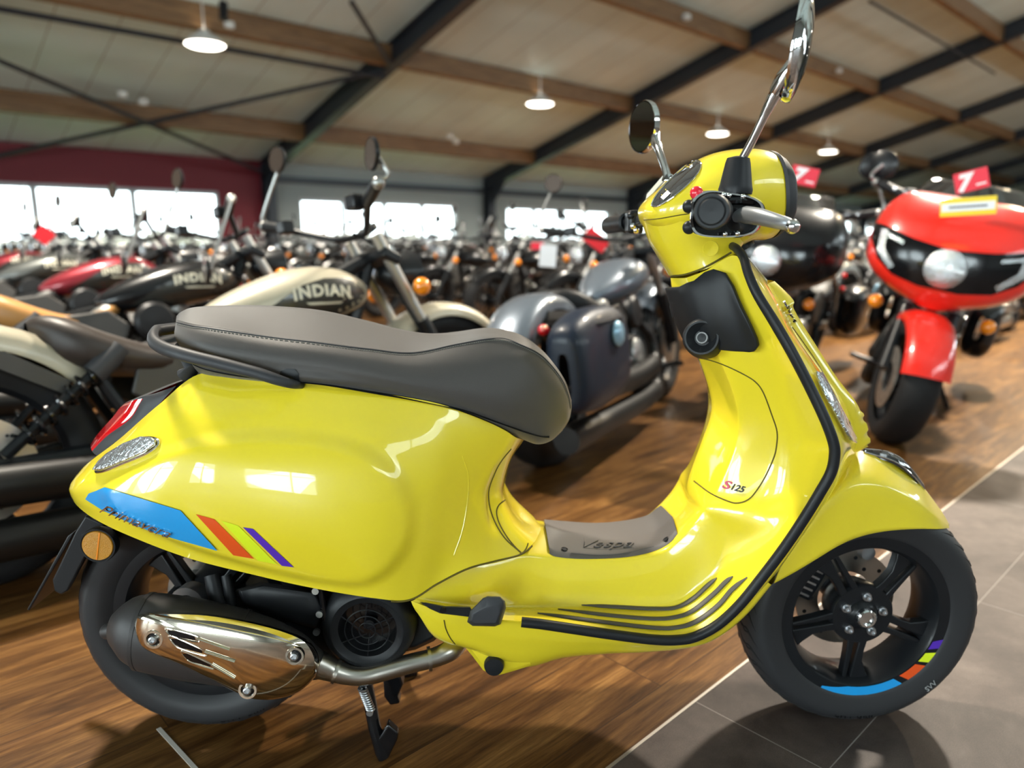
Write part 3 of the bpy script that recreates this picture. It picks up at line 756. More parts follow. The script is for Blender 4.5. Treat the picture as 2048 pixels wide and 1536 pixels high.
for poly in ([(335,1261),(345,1261),(388,1271),(391,1280),(350,1273),(340,1268)], [(342,1278),(352,1278),(402,1298),(405,1306),(362,1295),(350,1288)], [(366,1308),(374,1308),(418,1326),(421,1333),(384,1323),(372,1316)]):
    decal(shB, poly, GLOSSBLK, 'shield_slot', hsd, off=.0006, cuts=2)
    cx = sum(p[0] for p in poly) / 6; cy = sum(p[1] for p in poly) / 6
    line_on(shB, [((x - cx) * 1.15 + cx, (y - cy) * 1.35 + cy) for x, y in poly], .0016, SHIELD, 'slot_lip', hsd, n=40, closed=True)
for a, b in (((394,1275),(460,1298)), ((410,1302),(470,1322)), ((424,1328),(470,1355))):
    line_on(shB, [a, ((a[0] + b[0]) / 2, (a[1] + b[1]) / 2), b], .004, SHIELD, 'pressed_rib', hsd, flat=(.35, 1))
line_on(shB, [(300,1228),(400,1246),(480,1262),(545,1276),(600,1292)], .0022, SHIELD, 'pressed_rib', hsd, flat=(.5, 1))
for x, y in ((308,1278), (590,1311), (496,1379)):
    c, n = hit(shB, x, y); n = V((0, -1, .1))
    w = MB().lathe([(-.002, .0155), (.003, .0145), (.003, .011), (.000, .0095), (.000, 0)], c, n, 24).build('shield_washer', SHIELD, hsd)
    MB().lathe([(.001, .0095), (.0012, .006)], c, n, 20).build('washer_gap', GLOSSBLK, w)
    MB().lathe([(0, .0062), (.007, .006), (.008, .004), (.005, .003), (.005, 0)], c, n, 12).build('shield_bolt', ALU, w)
hp_ = cr(PR([(636,1328,-.168),(665,1340,-.166),(700,1350,-.164),(735,1350,-.16),(775,1340,-.155),(820,1327,-.148),(862,1317,-.14),(895,1304,-.13),(912,1290,-.11),(920,1272,-.09)]), 50)
MB().tube(hp_, [.024, .019, .0165, .0165, .0165, .0165, .0165, .018, .0185, .017], 18).build('exhaust_pipe', STEEL, ex)
for a, b in (((670,1341,-.166), (676,1343,-.166)), ((856,1318,-.141), (862,1317,-.14))):
    MB().tube([P(*a), P(*b)], .021, 18).build('pipe_clamp', STEEL, ex)

# ---- centre stand
stl = PR([(722,1325,-.10),(732,1372,-.106),(740,1405,-.112),(748,1450,-.12),(762,1500,-.128),(768,1515,-.13)])
std = MB().tube(stl, [.013, .013, .012, .0115, .012, .011], 12).build('centre_stand', GLOSSBLK, sc)
MB().prism([P(x, y, -.135) for x, y in [(750,1490),(775,1448),(796,1468),(795,1480),(778,1515),(765,1525),(752,1518)]], (0, .02, 0)).build('stand_foot', GLOSSBLK, std, bevel=.004)
MB().prism([P(x, y, -.03) for x, y in [(765,1350),(800,1352),(806,1370),(795,1395),(800,1408),(780,1412),(768,1395)]], (0, .03, 0)).build('stand_bracket', GLOSSBLK, std, bevel=.004)
f2 = P(770, 1400, .06)
MB().tube([V((stl[0].x, .10, stl[0].z)), V((stl[3].x, .115, stl[3].z)), V((stl[5].x, .13, stl[5].z))], .012, 12).build('stand_leg', GLOSSBLK, std)
MB().tube([V((stl[5].x - .01, .12, .012)), V((stl[5].x + .03, .135, .01))], .012, 10).build('stand_foot', GLOSSBLK, std)
MB().tube([stl[1], V((stl[1].x, .1, stl[1].z))], .011, 10).build('stand_crossbar', GLOSSBLK, std)
sp = []
a, b = P(724, 1375, -.122), P(741, 1418, -.128)
for i in range(140):
    t = i / 139; w = t * 2 * PI * 10; sp.append(a.lerp(b, t) + V((.007 * math.cos(w), .007 * math.sin(w), 0)))
MB().tube(sp, .0018, 6).build('stand_spring', ALU, std)
MB().lathe([(0, .006), (-.01, .006), (-.01, 0)], P(741, 1420, -.125), (0, 1, 0), 12).build('spring_pin', ALU, std)

# ---- handlebar headset
def superring(top, bot, w, n=40, ex_=2.4, tilt=0.0):
    c = (top + bot) / 2; h = (top - bot) / 2; out = []
    for i in range(n):
        a = 2 * PI * i / n; ca, sa = math.cos(a), math.sin(a)
        out.append(c + h * (abs(ca) ** (2 / ex_) * (1 if ca >= 0 else -1)) + V((0, -w * abs(sa) ** (2 / ex_) * (1 if sa >= 0 else -1), 0)))
    return out
hr = []
for t, b, w in [((1281,424),(1283,436),.02), ((1284,412),(1292,452),.05), ((1297,396),(1310,464),.072), ((1320,376),(1345,474),.086), ((1355,346),(1390,482),.094), ((1390,322),(1428,488),.098), ((1425,307),(1462,496),.099), ((1465,300),(1495,483),.0985), ((1500,299),(1520,481),.096), ((1523,303),(1532,478),.092), ((1530,306),(1537,474),.089)]:
    hr.append(superring(P(*t, 0), P(*b, 0), w))
hg = [cr([r[j] for r in hr], 60) for j in range(40)]
hgrid = [[hg[j][i] for j in range(40)] for i in range(60)]
hmb = MB().grid(hgrid, cv=True); hmb.f.append(tuple(range(40)))
headB = hmb.bvh()
hd = hmb.build('headset', YEL, sc, angle=50)
# neck between headset and shield
nr = []
for rear, front, w in [((1285,440),(1492,460),.090), ((1301,484),(1486,478),.084), ((1322,520),(1475,492),.081), ((1341,552),(1464,503),.083)]:
    a, b = P(*rear, 0), P(*front, 0); nr.append(superring(a, b, w, 40, 2.3))
ngr = [[c_[i] for c_ in [cr([r[j] for r in nr], 20) for j in range(40)]] for i in range(20)]
nmb = MB().grid(ngr, cv=True); neckB = nmb.bvh(); nk = nmb.build('steering_neck', YEL, sc, angle=50)
line_on(neckB, [(1342,552),(1370,549),(1405,537),(1440,518),(1462,505)], .0018, SEAM, 'panel_gap', nk)
MB().lathe([(0, .0), (-.001, .0125), (.002, .0132)], hit(neckB, 1421, 497)[0] + V((0, -.0006, 0)), (.1, 1, .1), 24).build('round_blank', YEL, nk)
line_on(headB, [(1288,440),(1320,437),(1360,430),(1400,424)], .0009, SEAM, 'panel_gap', hd)
# headlight rim and lens
rr = [((1526,303),(1535,478),.0925), ((1532,303),(1540,477),.095), ((1545,313),(1553,466),.092), ((1552,322),(1558,458),.086), ((1554,328),(1558,452),.078)]
rg = [superring(P(*t, 0), P(*b, 0), w) for t, b, w in rr]
hrim = MB().grid(rg, cv=True).build('headlight_rim', DGREY, hd)
lr2 = [superring(P(*t, 0), P(*b, 0), w) for t, b, w in [((1554,328),(1558,452),.078), ((1560,345),(1562,435),.058), ((1562,385),(1563,400),.01)]]
ll = MB().grid(lr2, cv=True); ll.f.append(tuple(range(80, 120))); ll.build('headlight_lens', CLEARL, hd)
# instrument dial on the top
dl = decal(headB, [(1305,410),(1312,395),(1328,375),(1350,352),(1376,330),(1392,323),(1401,326),(1401,338),(1392,354),(1370,377),(1345,397),(1322,411),(1310,414)], DIAL, 'instrument_dial', hd, off=.0012, cuts=4)
decal(headB, [(1322,396),(1336,382),(1342,388),(1328,401)], WHITEP, 'dial_display', dl, off=.002, cuts=2)
line_on(headB, [(1305,410),(1312,395),(1328,375),(1350,352),(1376,330),(1392,323),(1401,326),(1401,338),(1392,354),(1370,377),(1345,397),(1322,411),(1310,414)], .0013, CHROME, 'dial_rim', dl, n=70, closed=True, off=.002)

# ---- right hand controls (towards the camera)
gc = P(1423, 423, -.355)
def bar_parts(s):
    g0 = V((gc.x, s * abs(gc.y), gc.z)) if s < 0 else P(1217, 451, .335)
    inn = P(1440, 424, -.15) if s < 0 else P(1292, 440, .13)
    d = (inn - g0).normalized()
    grip = MB()
    grip.lathe([(.001, 0), (0, .0155), (.002, .0165), (.004, .0172), (.0035, .0185), (.004, .0215), (.009, .0228), (.022, .0228), (.025, .021), (.05, .019), (.12, .018), (.125, .022), (.13, .022), (.131, .018)] if s < 0 else [(0, 0), (0, .016), (.004, .0185), (.11, .0175), (.113, .0215), (.118, .0215), (.12, .017)], g0, d, 36)
    go = grip.build('hand_grip', BLK, sc)
    MB().tube([g0 + d * .1, inn + d * .05], .0125, 14).build('handlebar_tube', BLK, go)
    return go, g0, d
gr_, g0, gd = bar_parts(-1)
for k in range(14):
    a = 2 * PI * k / 14
    MB().tube([g0 + gd * .03 + V((.0195 * math.cos(a), 0, .0195 * math.sin(a))), g0 + gd * .12 + V((.0178 * math.cos(a), 0, .0178 * math.sin(a)))], .0012, 5).build('grip_rib', BLK, gr_)
# chrome control housing
yh = -.20
hso = [(1379,424),(1381,402),(1397,386),(1422,379),(1460,384),(1500,391),(1524,403),(1531,422),(1524,448),(1508,468),(1470,476),(1416,476),(1388,468),(1379,448)]
hs2 = [(p.x, p.y) for p in cr([V((x, y, 0)) for x, y in hso], 56, True)]
hcn = (1455, 428)
def hring(k, y): return [P(hcn[0] + (x - hcn[0]) * k, hcn[1] + (yy - hcn[1]) * k, y) for x, yy in hs2]
hsg = MB().dome([hring(.80, -.13), hring(.97, -.15), hring(1.0, -.17), hring(1.0, -.205), hring(.96, -.214), hring(.9, -.214), hring(.88, -.20)]).build('control_housing', CHROME, sc)
MB().dome([hring(.89, -.203), hring(.5, -.203)]).build('housing_well', GLOSSBLK, hsg)
for x, y, r_, m in ((1393, 386, .010, REDB), (1378, 413, .010, BLK), (1378, 455, .010, BLK)):
    MB().ball(P(x, y, -.195), (r_, r_ * .8, r_), 14, 10).build('red_starter_button' if m is REDB else 'thumb_switch', m, hsg)
MB().tube(PR([(1450,402,-.205),(1480,400,-.21),(1510,404,-.2)]), .006, 8).build('master_cylinder', GLOSSBLK, hsg)
for x, y in ((1447,389),(1458,391),(1486,393),(1450,468),(1475,467)):
    MB().ball(P(x, y, -.214), .004, 10, 8).build('housing_screw', CHROME, hsg)
# brake lever
lv = cr(PR([(1470,434,-.20),(1490,430,-.225),(1520,434,-.265),(1555,443,-.295),(1580,449,-.31),(1586,451,-.312)]), 30)
lev = MB().tube(lv, [.008, .013, .0125, .0105, .008, .0075], 16, flat=(.95, .7)).build('brake_lever', LEVER, sc)
MB().ball(P(1585, 453, -.313), .0098, 16, 12).build('lever_ball', CHROME, lev)
# left controls (far side)
gl, g1, gd1 = bar_parts(1)
MB().box(P(1268, 444, .18), (.03, .05, .045)).build('switch_block', SATBLK, gl, bevel=.006)
for x, y in ((1262,432), (1266,452), (1272,460)):
    MB().ball(P(x, y, .16), .008, 12, 8).build('switch_knob', CHROME if y > 440 else SATBLK, gl)
MB().tube([P(1275, 440, .2) + V((.03, 0, 0)), P(1268, 446, .3) + V((.055, 0, 0))], .006, 10).build('clutch_side_lever', LEVER, gl)

# ---- mirrors
def P2(a): return PR(a)
bt = MB().lathe([(0, 0), (0, .0245), (.006, .0255), (.012, .024), (.045, .0185), (.052, .0165), (.055, .006)], P(1470, 388, -.165), (.04, 0, 1), 28)
rub = bt.build('mirror_boot', BLK, sc)
ar = cr(PR([(1474,340,-.165),(1478,330,-.166),(1500,290,-.18),(1520,250,-.193),(1533,222,-.2),(1545,198,-.207),(1556,180,-.213)]), 30)
arm = MB().tube(ar, [.0085, .0062, .0062, .0062, .0062, .0082, .009, .009], 14).build('mirror_arm', CHROME, rub)
def mirror(rootname, parent, c, nrm, rad, depth, ell=1.0, upv=(0, 0, 1), glass_m=None):
    """round mirror: c centre of the glass, nrm faces the rider"""
    n = V(nrm).normalized(); b = -n
    u0 = V(upv); up = (u0 - n * n.dot(u0)).normalized(); sd = n.cross(up)
    rings = []
    for t, k in ((-.004, 1.0), (0.002, 1.04), (.008, 1.03), (.6 * depth, .86), (.9 * depth, .5), (depth, .12)):
        rings.append([V(c) + b * t + (up * math.cos(2 * PI * i / 48) * ell + sd * math.sin(2 * PI * i / 48)) * rad * k for i in range(48)])
    sh = MB().dome(rings).build(rootname, CHROME, parent)
    gl_ = MB().dome([[V(c) + n * .0035 + (up * math.cos(2 * PI * i / 48) * ell + sd * math.sin(2 * PI * i / 48)) * rad * k for i in range(48)] for k in (.95, .4)])
    gl_.build('mirror_glass', glass_m or MIRROR, sh)
    return sh
mcR = P(1594, 92, -.245)
mirror('mirror_shell', rub, mcR + V((-.004, 0, 0)), (-.95, .33, .12), .060, .022, 1.17, P(1615, 0, -.245) - P(1562, 180, -.245))
MB().tube(PR([(1552,186,-.213),(1570,158,-.225),(1590,128,-.235)]), [.011, .014, .012], 12).build('mirror_neck', CHROME, rub)
mcL = P(1286, 254, .27)
rub2 = MB().lathe([(0, .012), (.004, .012), (.012, .009), (.013, .0)], P(1336, 362, .13), (0, 0, 1), 16).build('mirror_socket', CHROME, sc)
MB().tube(cr(PR([(1336,358,.13),(1330,335,.15),(1318,300,.19),(1312,285,.22),(1312,268,.25)]), 20), [.008, .0075, .008, .011, .010], 12).build('mirror_arm', CHROME, rub2)
mirror('mirror_shell', rub2, mcL, (-.91, -.41, .0), .0455, .022, 1.12, P(1301, 208, .27) - P(1268, 302, .27))
pc = MB().prism([P(x, y, .15) for x, y in [(1291,402),(1294,388),(1325,352),(1336,352),(1332,372),(1305,398)]], (0, .0012, 0)).build('price_tag', WHITEP)
pc.matrix_world = SM
tag(pc, 'small white paper tag tied below the far mirror of the yellow scooter', 'paper tag')
for i in range(4):
    MB().box(P(1303 + i * 7, 391 - i * 8, .1495), (.02, .0004, .002), Matrix.Rotation(R(-48), 3, 'Y')).build('printed_line', INKG, pc)
# steering collar below the headlight
MB().tube(PR([(1470,480,0),(1478,500,0)]), .028, 16).build('steering_collar', BLK, sc)
# ================================================================== the hall
W0 = V((-6.939, 21.114, 0)); HT = R(47)
U = V((math.sin(HT), math.cos(HT), 0)); N = V((math.cos(HT), -math.sin(HT), 0))
EAVE, SL = 2.7, .29
def Bw(u, n, h): return W0 + U * u + N * n + V((0, 0, h))
def L_(u, n, h): return V((u, -n, h))          # hall-local coordinates of a structure object
def place(o): o.location = W0; o.rotation_euler = (0, 0, R(90) - HT); return o
def struct(o): o['kind'] = 'structure'; return place(o)
def roof_pt(px, py, off=0.0):
    r = ray(px, py); nn = r.dot(N); n0 = -W0.dot(N)
    k = (EAVE + off + SL * n0 - CAMH) / (r.z - SL * nn); p = V((r.x * k, r.y * k, 0)) - W0
    return p.dot(U), p.dot(N), CAMH + r.z * k
def ub(u0, u1, n0, n1, h0, h1):
    return ((u0 + u1) / 2, -(n0 + n1) / 2, (h0 + h1) / 2), (abs(u1 - u0), abs(n1 - n0), abs(h1 - h0))

def node_mat(name, build, rough=.5, coat=0.0, spec=.5):
    m = mat(name, (.5, .5, .5), rough, 0, coat, spec); nt = m.node_tree
    build(nt, nt.nodes['Principled BSDF'], nt.nodes, nt.links); return m
def ramp(nt, fac, stops):
    r = nt.nodes.new('ShaderNodeValToRGB'); e = r.color_ramp.elements
    while len(e) < len(stops): e.new(.5)
    for q, (p, c) in zip(e, stops): q.position = p; q.color = (*c, 1)
    nt.links.new(fac, r.inputs['Fac']); return r.outputs['Color']
def mapped(nt, scale, loc=(0, 0, 0)):
    tc = nt.nodes.new('ShaderNodeTexCoord'); mp = nt.nodes.new('ShaderNodeMapping')
    mp.inputs['Scale'].default_value = scale; mp.inputs['Location'].default_value = loc
    nt.links.new(tc.outputs['Object'], mp.inputs['Vector']); return mp.outputs['Vector']
def noise(nt, vec, sc_, det=6, rough=.6, dist=0.0):
    n = nt.nodes.new('ShaderNodeTexNoise'); n.inputs['Scale'].default_value = sc_; n.inputs['Detail'].default_value = det
    n.inputs['Roughness'].default_value = rough; n.inputs['Distortion'].default_value = dist
    nt.links.new(vec, n.inputs['Vector']); return n.outputs['Fac']
def mixc(nt, fac, a, b, mode='MIX'):
    m = nt.nodes.new('ShaderNodeMix'); m.data_type = 'RGBA'; m.blend_type = mode
    if isinstance(fac, (int, float)): m.inputs['Factor'].default_value = fac
    else: nt.links.new(fac, m.inputs['Factor'])
    for k, q in (('A', a), ('B', b)):
        s = [i for i in m.inputs if i.name == k and i.type == 'RGBA'][0]
        if isinstance(q, tuple): s.default_value = (*q, 1)
        else: nt.links.new(q, s)
    return [o for o in m.outputs if o.type == 'RGBA'][0]

def wood_floor(nt, b, nodes, L):
    v = mapped(nt, (1, 1, 1))
    br = nodes.new('ShaderNodeTexBrick'); L.new(v, br.inputs['Vector'])
    br.inputs['Scale'].default_value = 1; br.inputs['Brick Width'].default_value = 1.28; br.inputs['Row Height'].default_value = .19
    br.inputs['Mortar Size'].default_value = .0012; br.inputs['Mortar Smooth'].default_value = .3; br.offset = .37
    br.inputs['Color1'].default_value = (0, 0, 0, 1); br.inputs['Color2'].default_value = (1, 1, 1, 1); br.inputs['Mortar'].default_value = (.5, .5, .5, 1)
    sh = nodes.new('ShaderNodeVectorMath'); sh.operation = 'MULTIPLY_ADD'
    L.new(br.outputs['Color'], sh.inputs[0]); sh.inputs[1].default_value = (7, 3, 5); L.new(v, sh.inputs[2])
    mp = nodes.new('ShaderNodeMapping'); mp.inputs['Scale'].default_value = (.75, 7.0, 1); L.new(sh.outputs[0], mp.inputs['Vector'])
    g1 = noise(nt, mp.outputs[0], 3.0, 8, .62, 1.1)
    mp2 = nodes.new('ShaderNodeMapping'); mp2.inputs['Scale'].default_value = (1.6, 30, 1); L.new(sh.outputs[0], mp2.inputs['Vector'])
    g2 = noise(nt, mp2.outputs[0], 5.0, 6, .7, .3)
    c1 = ramp(nt, g1, [(.28, (.03, .0125, .0034)), (.45, (.092, .041, .0115)), (.6, (.165, .081, .024)), (.78, (.26, .142, .048))])
    c2 = ramp(nt, g2, [(.36, (.42, .37, .32)), (.58, (1.05, 1.05, 1.05))])
    mp3 = nodes.new('ShaderNodeMapping'); mp3.inputs['Scale'].default_value = (5, 120, 1); L.new(sh.outputs[0], mp3.inputs['Vector'])
    g3 = noise(nt, mp3.outputs[0], 4.0, 4, .7, .2)
    c = mixc(nt, .55, c1, c2, 'MULTIPLY')
    c = mixc(nt, .55, c, ramp(nt, g3, [(.38, (.5, .46, .42)), (.55, (1.12, 1.12, 1.12))]), 'MULTIPLY')
    pl = ramp(nt, br.outputs['Color'], [(0, (.72, .68, .66)), (1, (1.15, 1.12, 1.05))])
    c = mixc(nt, .8, c, pl, 'MULTIPLY')
    c = mixc(nt, br.outputs['Fac'], c, (.03, .014, .006))
    L.new(c, b.inputs['Base Color'])
    rr = nodes.new('ShaderNodeMapRange'); L.new(g2, rr.inputs[0]); rr.inputs[3].default_value = .30; rr.inputs[4].default_value = .46
    L.new(rr.outputs[0], b.inputs['Roughness'])
    bp = nodes.new('ShaderNodeBump'); bp.inputs['Strength'].default_value = .15; bp.inputs['Distance'].default_value = .001
    L.new(g2, bp.inputs['Height']); L.new(bp.outputs[0], b.inputs['Normal'])
WOODF = node_mat('wood plank floor', wood_floor, .48, .04, .18)

# floor border between planks and tiles: through two points seen in the photo
def floor_pt(px, py):
    r = ray(px, py); k = CAMH / -r.z; return V((r.x * k, r.y * k, 0))
pa, pb = floor_pt(1380, 1410), floor_pt(1891, 1016)
fa_, fb_ = (pa - W0), (pb - W0)
ua, na_ = fa_.dot(U), fa_.dot(N); ub_, nb_ = fb_.dot(U), fb_.dot(N)
NB = na_; slope_n = (nb_ - na_) / (ub_ - ua)
def nb(u): return na_ + slope_n * (u - ua)
def tile_floor(nt, b, nodes, L):
    v = mapped(nt, (1, 1, 1), (-(ua + .018) % .9, (na_ + .272) % .6, 0))
    br = nodes.new('ShaderNodeTexBrick'); L.new(v, br.inputs['Vector'])
    br.inputs['Scale'].default_value = 1; br.inputs['Brick Width'].default_value = .9; br.inputs['Row Height'].default_value = .6
    br.inputs['Mortar Size'].default_value = .0011; br.offset = 0
    v2 = mapped(nt, (1, 1, 1))
    a = noise(nt, v2, 3.2, 8, .62, .4); d = noise(nt, v2, 14, 6, .7); e = noise(nt, v2, 420, 2, .6)
    c = ramp(nt, a, [(.3, (.040, .0285, .024)), (.5, (.084, .063, .054)), (.7, (.138, .107, .092))])
    c = mixc(nt, .5, c, ramp(nt, d, [(.35, (.62, .6, .6)), (.65, (1.1, 1.1, 1.08))]), 'MULTIPLY')
    c = mixc(nt, .35, c, ramp(nt, e, [(.35, (.5, .5, .5)), (.65, (1.25, 1.25, 1.25))]), 'MULTIPLY')
    c = mixc(nt, br.outputs['Fac'], c, (.24, .21, .19)); L.new(c, b.inputs['Base Color'])
    bp = nodes.new('ShaderNodeBump'); bp.inputs['Strength'].default_value = .12; bp.inputs['Distance'].default_value = .001
    L.new(e, bp.inputs['Height']); L.new(bp.outputs[0], b.inputs['Normal'])
TILEF = node_mat('stone tile floor', tile_floor, .58, 0, .25)
U0, U1, NE = -18.0, 58.0, 29.0
def quad_slab(us, n0s, n1s, top, th):
    a = [L_(us[0], n0s[0], top), L_(us[1], n0s[1], top), L_(us[1], n1s[1], top), L_(us[0], n1s[0], top)]
    return MB().prism(a, (0, 0, -th))
struct(quad_slab((U0, U1), (-.2, -.2), (nb(U0), nb(U1)), 0, .1).build('floor', WOODF))
struct(quad_slab((U0, U1), (nb(U0), nb(U1)), (NE, NE), 0, .1).build('floor', TILEF))
TRIMM = mat('aluminium floor trim', (.42, .38, .33), .4, .7)
struct(quad_slab((U0, U1), (nb(U0) - .003, nb(U1) - .003), (nb(U0) + .003, nb(U1) + .003), .0012, .002).build('trim_1', TRIMM))
q0, q1 = floor_pt(317, 1457), floor_pt(400, 1548); qd = (q1 - q0).normalized(); qn = V((-qd.y, qd.x, 0)) * .004
o = MB().prism([q0 - qn, q0 + qn, q1 + qd * .5 + qn, q1 + qd * .5 - qn], (0, 0, .0012)).build('trim_2', mat('pale floor strip', (.55, .50, .44), .5)); o['kind'] = 'structure'  # thin pale strip lying on the planks

# ---- ceiling
def ceil_mat(nt, b, nodes, L):
    v = mapped(nt, (1, 1, 1))
    sp = nodes.new('ShaderNodeSeparateXYZ'); L.new(v, sp.inputs[0])
    m = nodes.new('ShaderNodeMath'); m.operation = 'FRACT'
    L.new(sp.outputs[0], m.inputs[0])
    lt = nodes.new('ShaderNodeMath'); lt.operation = 'LESS_THAN'; L.new(m.outputs[0], lt.inputs[0]); lt.inputs[1].default_value = .018
    a = noise(nt, v, .7, 4, .5)
    c = ramp(nt, a, [(.35, (.56, .66, .62)), (.65, (.64, .75, .71))])
    L.new(mixc(nt, lt.outputs[0], c, (.25, .22, .17)), b.inputs['Base Color'])
CEILM = node_mat('roof panel', ceil_mat, .42)
def hr_(n): return EAVE + SL * n
RN = 22.5
cl = MB().prism([L_(U0 - .3, -.4, hr_(-.4) + .42), L_(U1, -.4, hr_(-.4) + .42), L_(U1, RN, hr_(RN) + .42), L_(U0 - .3, RN, hr_(RN) + .42)], (0, 0, .12))
cl.prism([L_(U0 - .3, RN, hr_(RN) + .42), L_(U1, RN, hr_(RN) + .42), L_(U1, NE + .3, hr_(RN) + .42 - SL * (NE + .3 - RN)), L_(U0 - .3, NE + .3, hr_(RN) + .42 - SL * (NE + .3 - RN))], (0, 0, .12))
struct(cl.build('ceiling', CEILM))
# ---- steel rafters, columns
RAFM = mat('dark blue grey steel', (.028, .034, .044), .38, .2)
BAY = 8.2
def slope_box(mb, u0, u1, n0, n1, a, b_):
    mb.add([L_(u, n, hr_(n) + h) for u in (u0, u1) for n in (n0, n1) for h in (a, b_)], [(0, 1, 3, 2), (4, 6, 7, 5), (0, 4, 5, 1), (2, 3, 7, 6), (0, 2, 6, 4), (1, 5, 7, 3)])
for k in range(-2, 7):
    u = k * BAY; m = MB()
    slope_box(m, u - .012, u + .012, 0, RN, -.05, .40)
    slope_box(m, u - .13, u + .13, 0, RN, -.065, -.045)
    slope_box(m, u - .13, u + .13, 0, RN, .385, .41)
    struct(m.build('roof_rafter', RAFM, angle=20))
    m = MB(); m.box(*ub(u - .13, u + .13, .0, .02, 0, EAVE + .35)); m.box(*ub(u - .012, u + .012, .02, .36, 0, EAVE)); m.box(*ub(u - .13, u + .13, .36, .38, 0, EAVE + .08))
    struct(m.build('steel_column', RAFM, angle=20))
    m = MB().prism([L_(u - .011, .02, EAVE + .38), L_(u - .011, 1.1, hr_(1.1) - .05), L_(u - .011, .38, EAVE - .55), L_(u - .011, .02, EAVE - .55)], (.022, 0, 0))
    struct(m.build('haunch_plate', RAFM, angle=20))
# ---- timber purlins, one per bay
def timber(nt, b, nodes, L):
    v = mapped(nt, (.8, 12, 12)); a = noise(nt, v, 2.0, 7, .65, .6)
    L.new(ramp(nt, a, [(.3, (.095, .045, .018)), (.5, (.20, .105, .043)), (.72, (.29, .165, .075))]), b.inputs['Base Color'])
TIMB = node_mat('glued timber', timber, .5)
for n in (2.45, 6.42, 10.0, 13.35, 16.7, 20.0):
    for k in range(-2, 6):
        m = MB(); u0, u1 = k * BAY + .03, (k + 1) * BAY - .03
        slope_box(m, u0, u1, n - .065, n + .065, .0, .40)
        struct(m.build('roof_purlin', TIMB, angle=20))
# bracing rods, eave beam, conduit
def rod(pts, r, name):
    m = MB(); m.tube([L_(*q) for q in pts], r, 8); return struct(m.build(name, RAFM))
def rp(px, py, d=-.03): u, n, h = roof_pt(px, py); return (u, n, h + d)
def ext(a, b, t): return tuple(a[i] + (b[i] - a[i]) * t for i in range(3))
c_ = rp(292, 243); a1 = rp(785, 134); rod([a1, c_, ext(a1, c_, 1.95)], .05, 'bracing_rod')
a2 = (0.0, .25, hr_(.25) - .05); c2 = rp(300, 246); rod([a2, c2, ext(a2, c2, 2.0)], .05, 'bracing_rod')
rod([a1, rp(703, 0)], .05, 'bracing_rod')
rod([rp(1990, 145), rp(1740, 0)], .035, 'bracing_rod')
struct(MB().box(*ub(.1, U1, .0, .14, EAVE - .16, EAVE + .02)).build('eave_beam', RAFM))
rod([(-8.1, 6.25, hr_(6.25) - .16), (-.05, 6.25, hr_(6.25) - .16)], .05, 'cable_conduit')
BOXM = mat('white junction box', (.75, .75, .72), .4)
for px, py in ((462, 60), (248, 198), (290, 213), (903, 280), (915, 290), (1379, 42), (1683, 148)):
    u, n, h = roof_pt(px, py); m = MB().box((0, 0, 0), (.16, .12, .12)).build('junction_box', BOXM, bevel=.02); m.location = Bw(u, n - .08, h + .1); m.rotation_euler = (0, 0, R(43)); m['kind'] = 'structure'

# ---- far long wall with its strip windows
REDW = mat('dark red wall paint', (.17, .012, .022), .55, bump=(80, .1, .001))
GRYW = mat('pale grey green wall paint', (.30, .35, .35), .55, bump=(80, .1, .001))
DWALL = mat('grey wall cladding', (.30, .31, .30), .6, bump=(60, .1, .001))  # one even grey for the right, back and left walls
FRM = mat('grey window frame', (.45, .48, .52), .35)
glass = bpy.data.materials.new('window glass'); glass.use_nodes = True
gn = glass.node_tree; gn.nodes.clear()
go_ = gn.nodes.new('ShaderNodeOutputMaterial'); gm = gn.nodes.new('ShaderNodeMixShader'); gt = gn.nodes.new('ShaderNodeBsdfTransparent'); gg = gn.nodes.new('ShaderNodeBsdfGlossy'); lw = None
gg.inputs['Roughness'].default_value = .02; gt.inputs['Color'].default_value = (.93, .96, .95, 1)
gm.inputs[0].default_value = .05; gn.links.new(gt.outputs[0], gm.inputs[1]); gn.links.new(gg.outputs[0], gm.inputs[2]); gn.links.new(gm.outputs[0], go_.inputs['Surface'])
WN = [0]
def wall_bay(u0, u1, o0, o1, sill, head, m, top, mull):
    mb = MB()
    mb.box(*ub(u0, u1, -.2, 0, 0, sill)); mb.box(*ub(u0, u1, -.2, 0, head, top))
    mb.box(*ub(u0, o0, -.2, 0, sill, head)); mb.box(*ub(o1, u1, -.2, 0, sill, head))
    struct(mb.build('wall_far', m, angle=20))
    WN[0] += 1; fr_ = MB(); t = .10
    fr_.box(*ub(o0, o1, -.12, -.02, sill, sill + t)); fr_.box(*ub(o0, o1, -.12, -.02, head - t, head))
    w_ = (o1 - o0) / mull
    for i in range(mull + 1):
        u = o0 + w_ * i; fr_.box(*ub(u - t * .7, u + t * .7, -.12, -.02, sill, head))
    f = struct(fr_.build('window_%d' % WN[0], FRM, angle=20))
    for i in range(mull):
        g_ = MB().box(*ub(o0 + w_ * i + .04, o0 + w_ * (i + 1) - .04, -.075, -.065, sill + .05, head - .05)).build('window_pane', glass, f)
TOPW = EAVE + .40
wall_bay(-2 * BAY - 1.6, -BAY, -2 * BAY, -BAY - .6, .55, 2.22, REDW, TOPW, 3)
wall_bay(-BAY, 0, -BAY + .45, -1.35, .55, 2.22, REDW, TOPW, 3)
for k in range(0, 7):
    wall_bay(k * BAY, (k + 1) * BAY, k * BAY + 1.0, k * BAY + 6.9, .85, 2.15, GRYW, TOPW, 4)
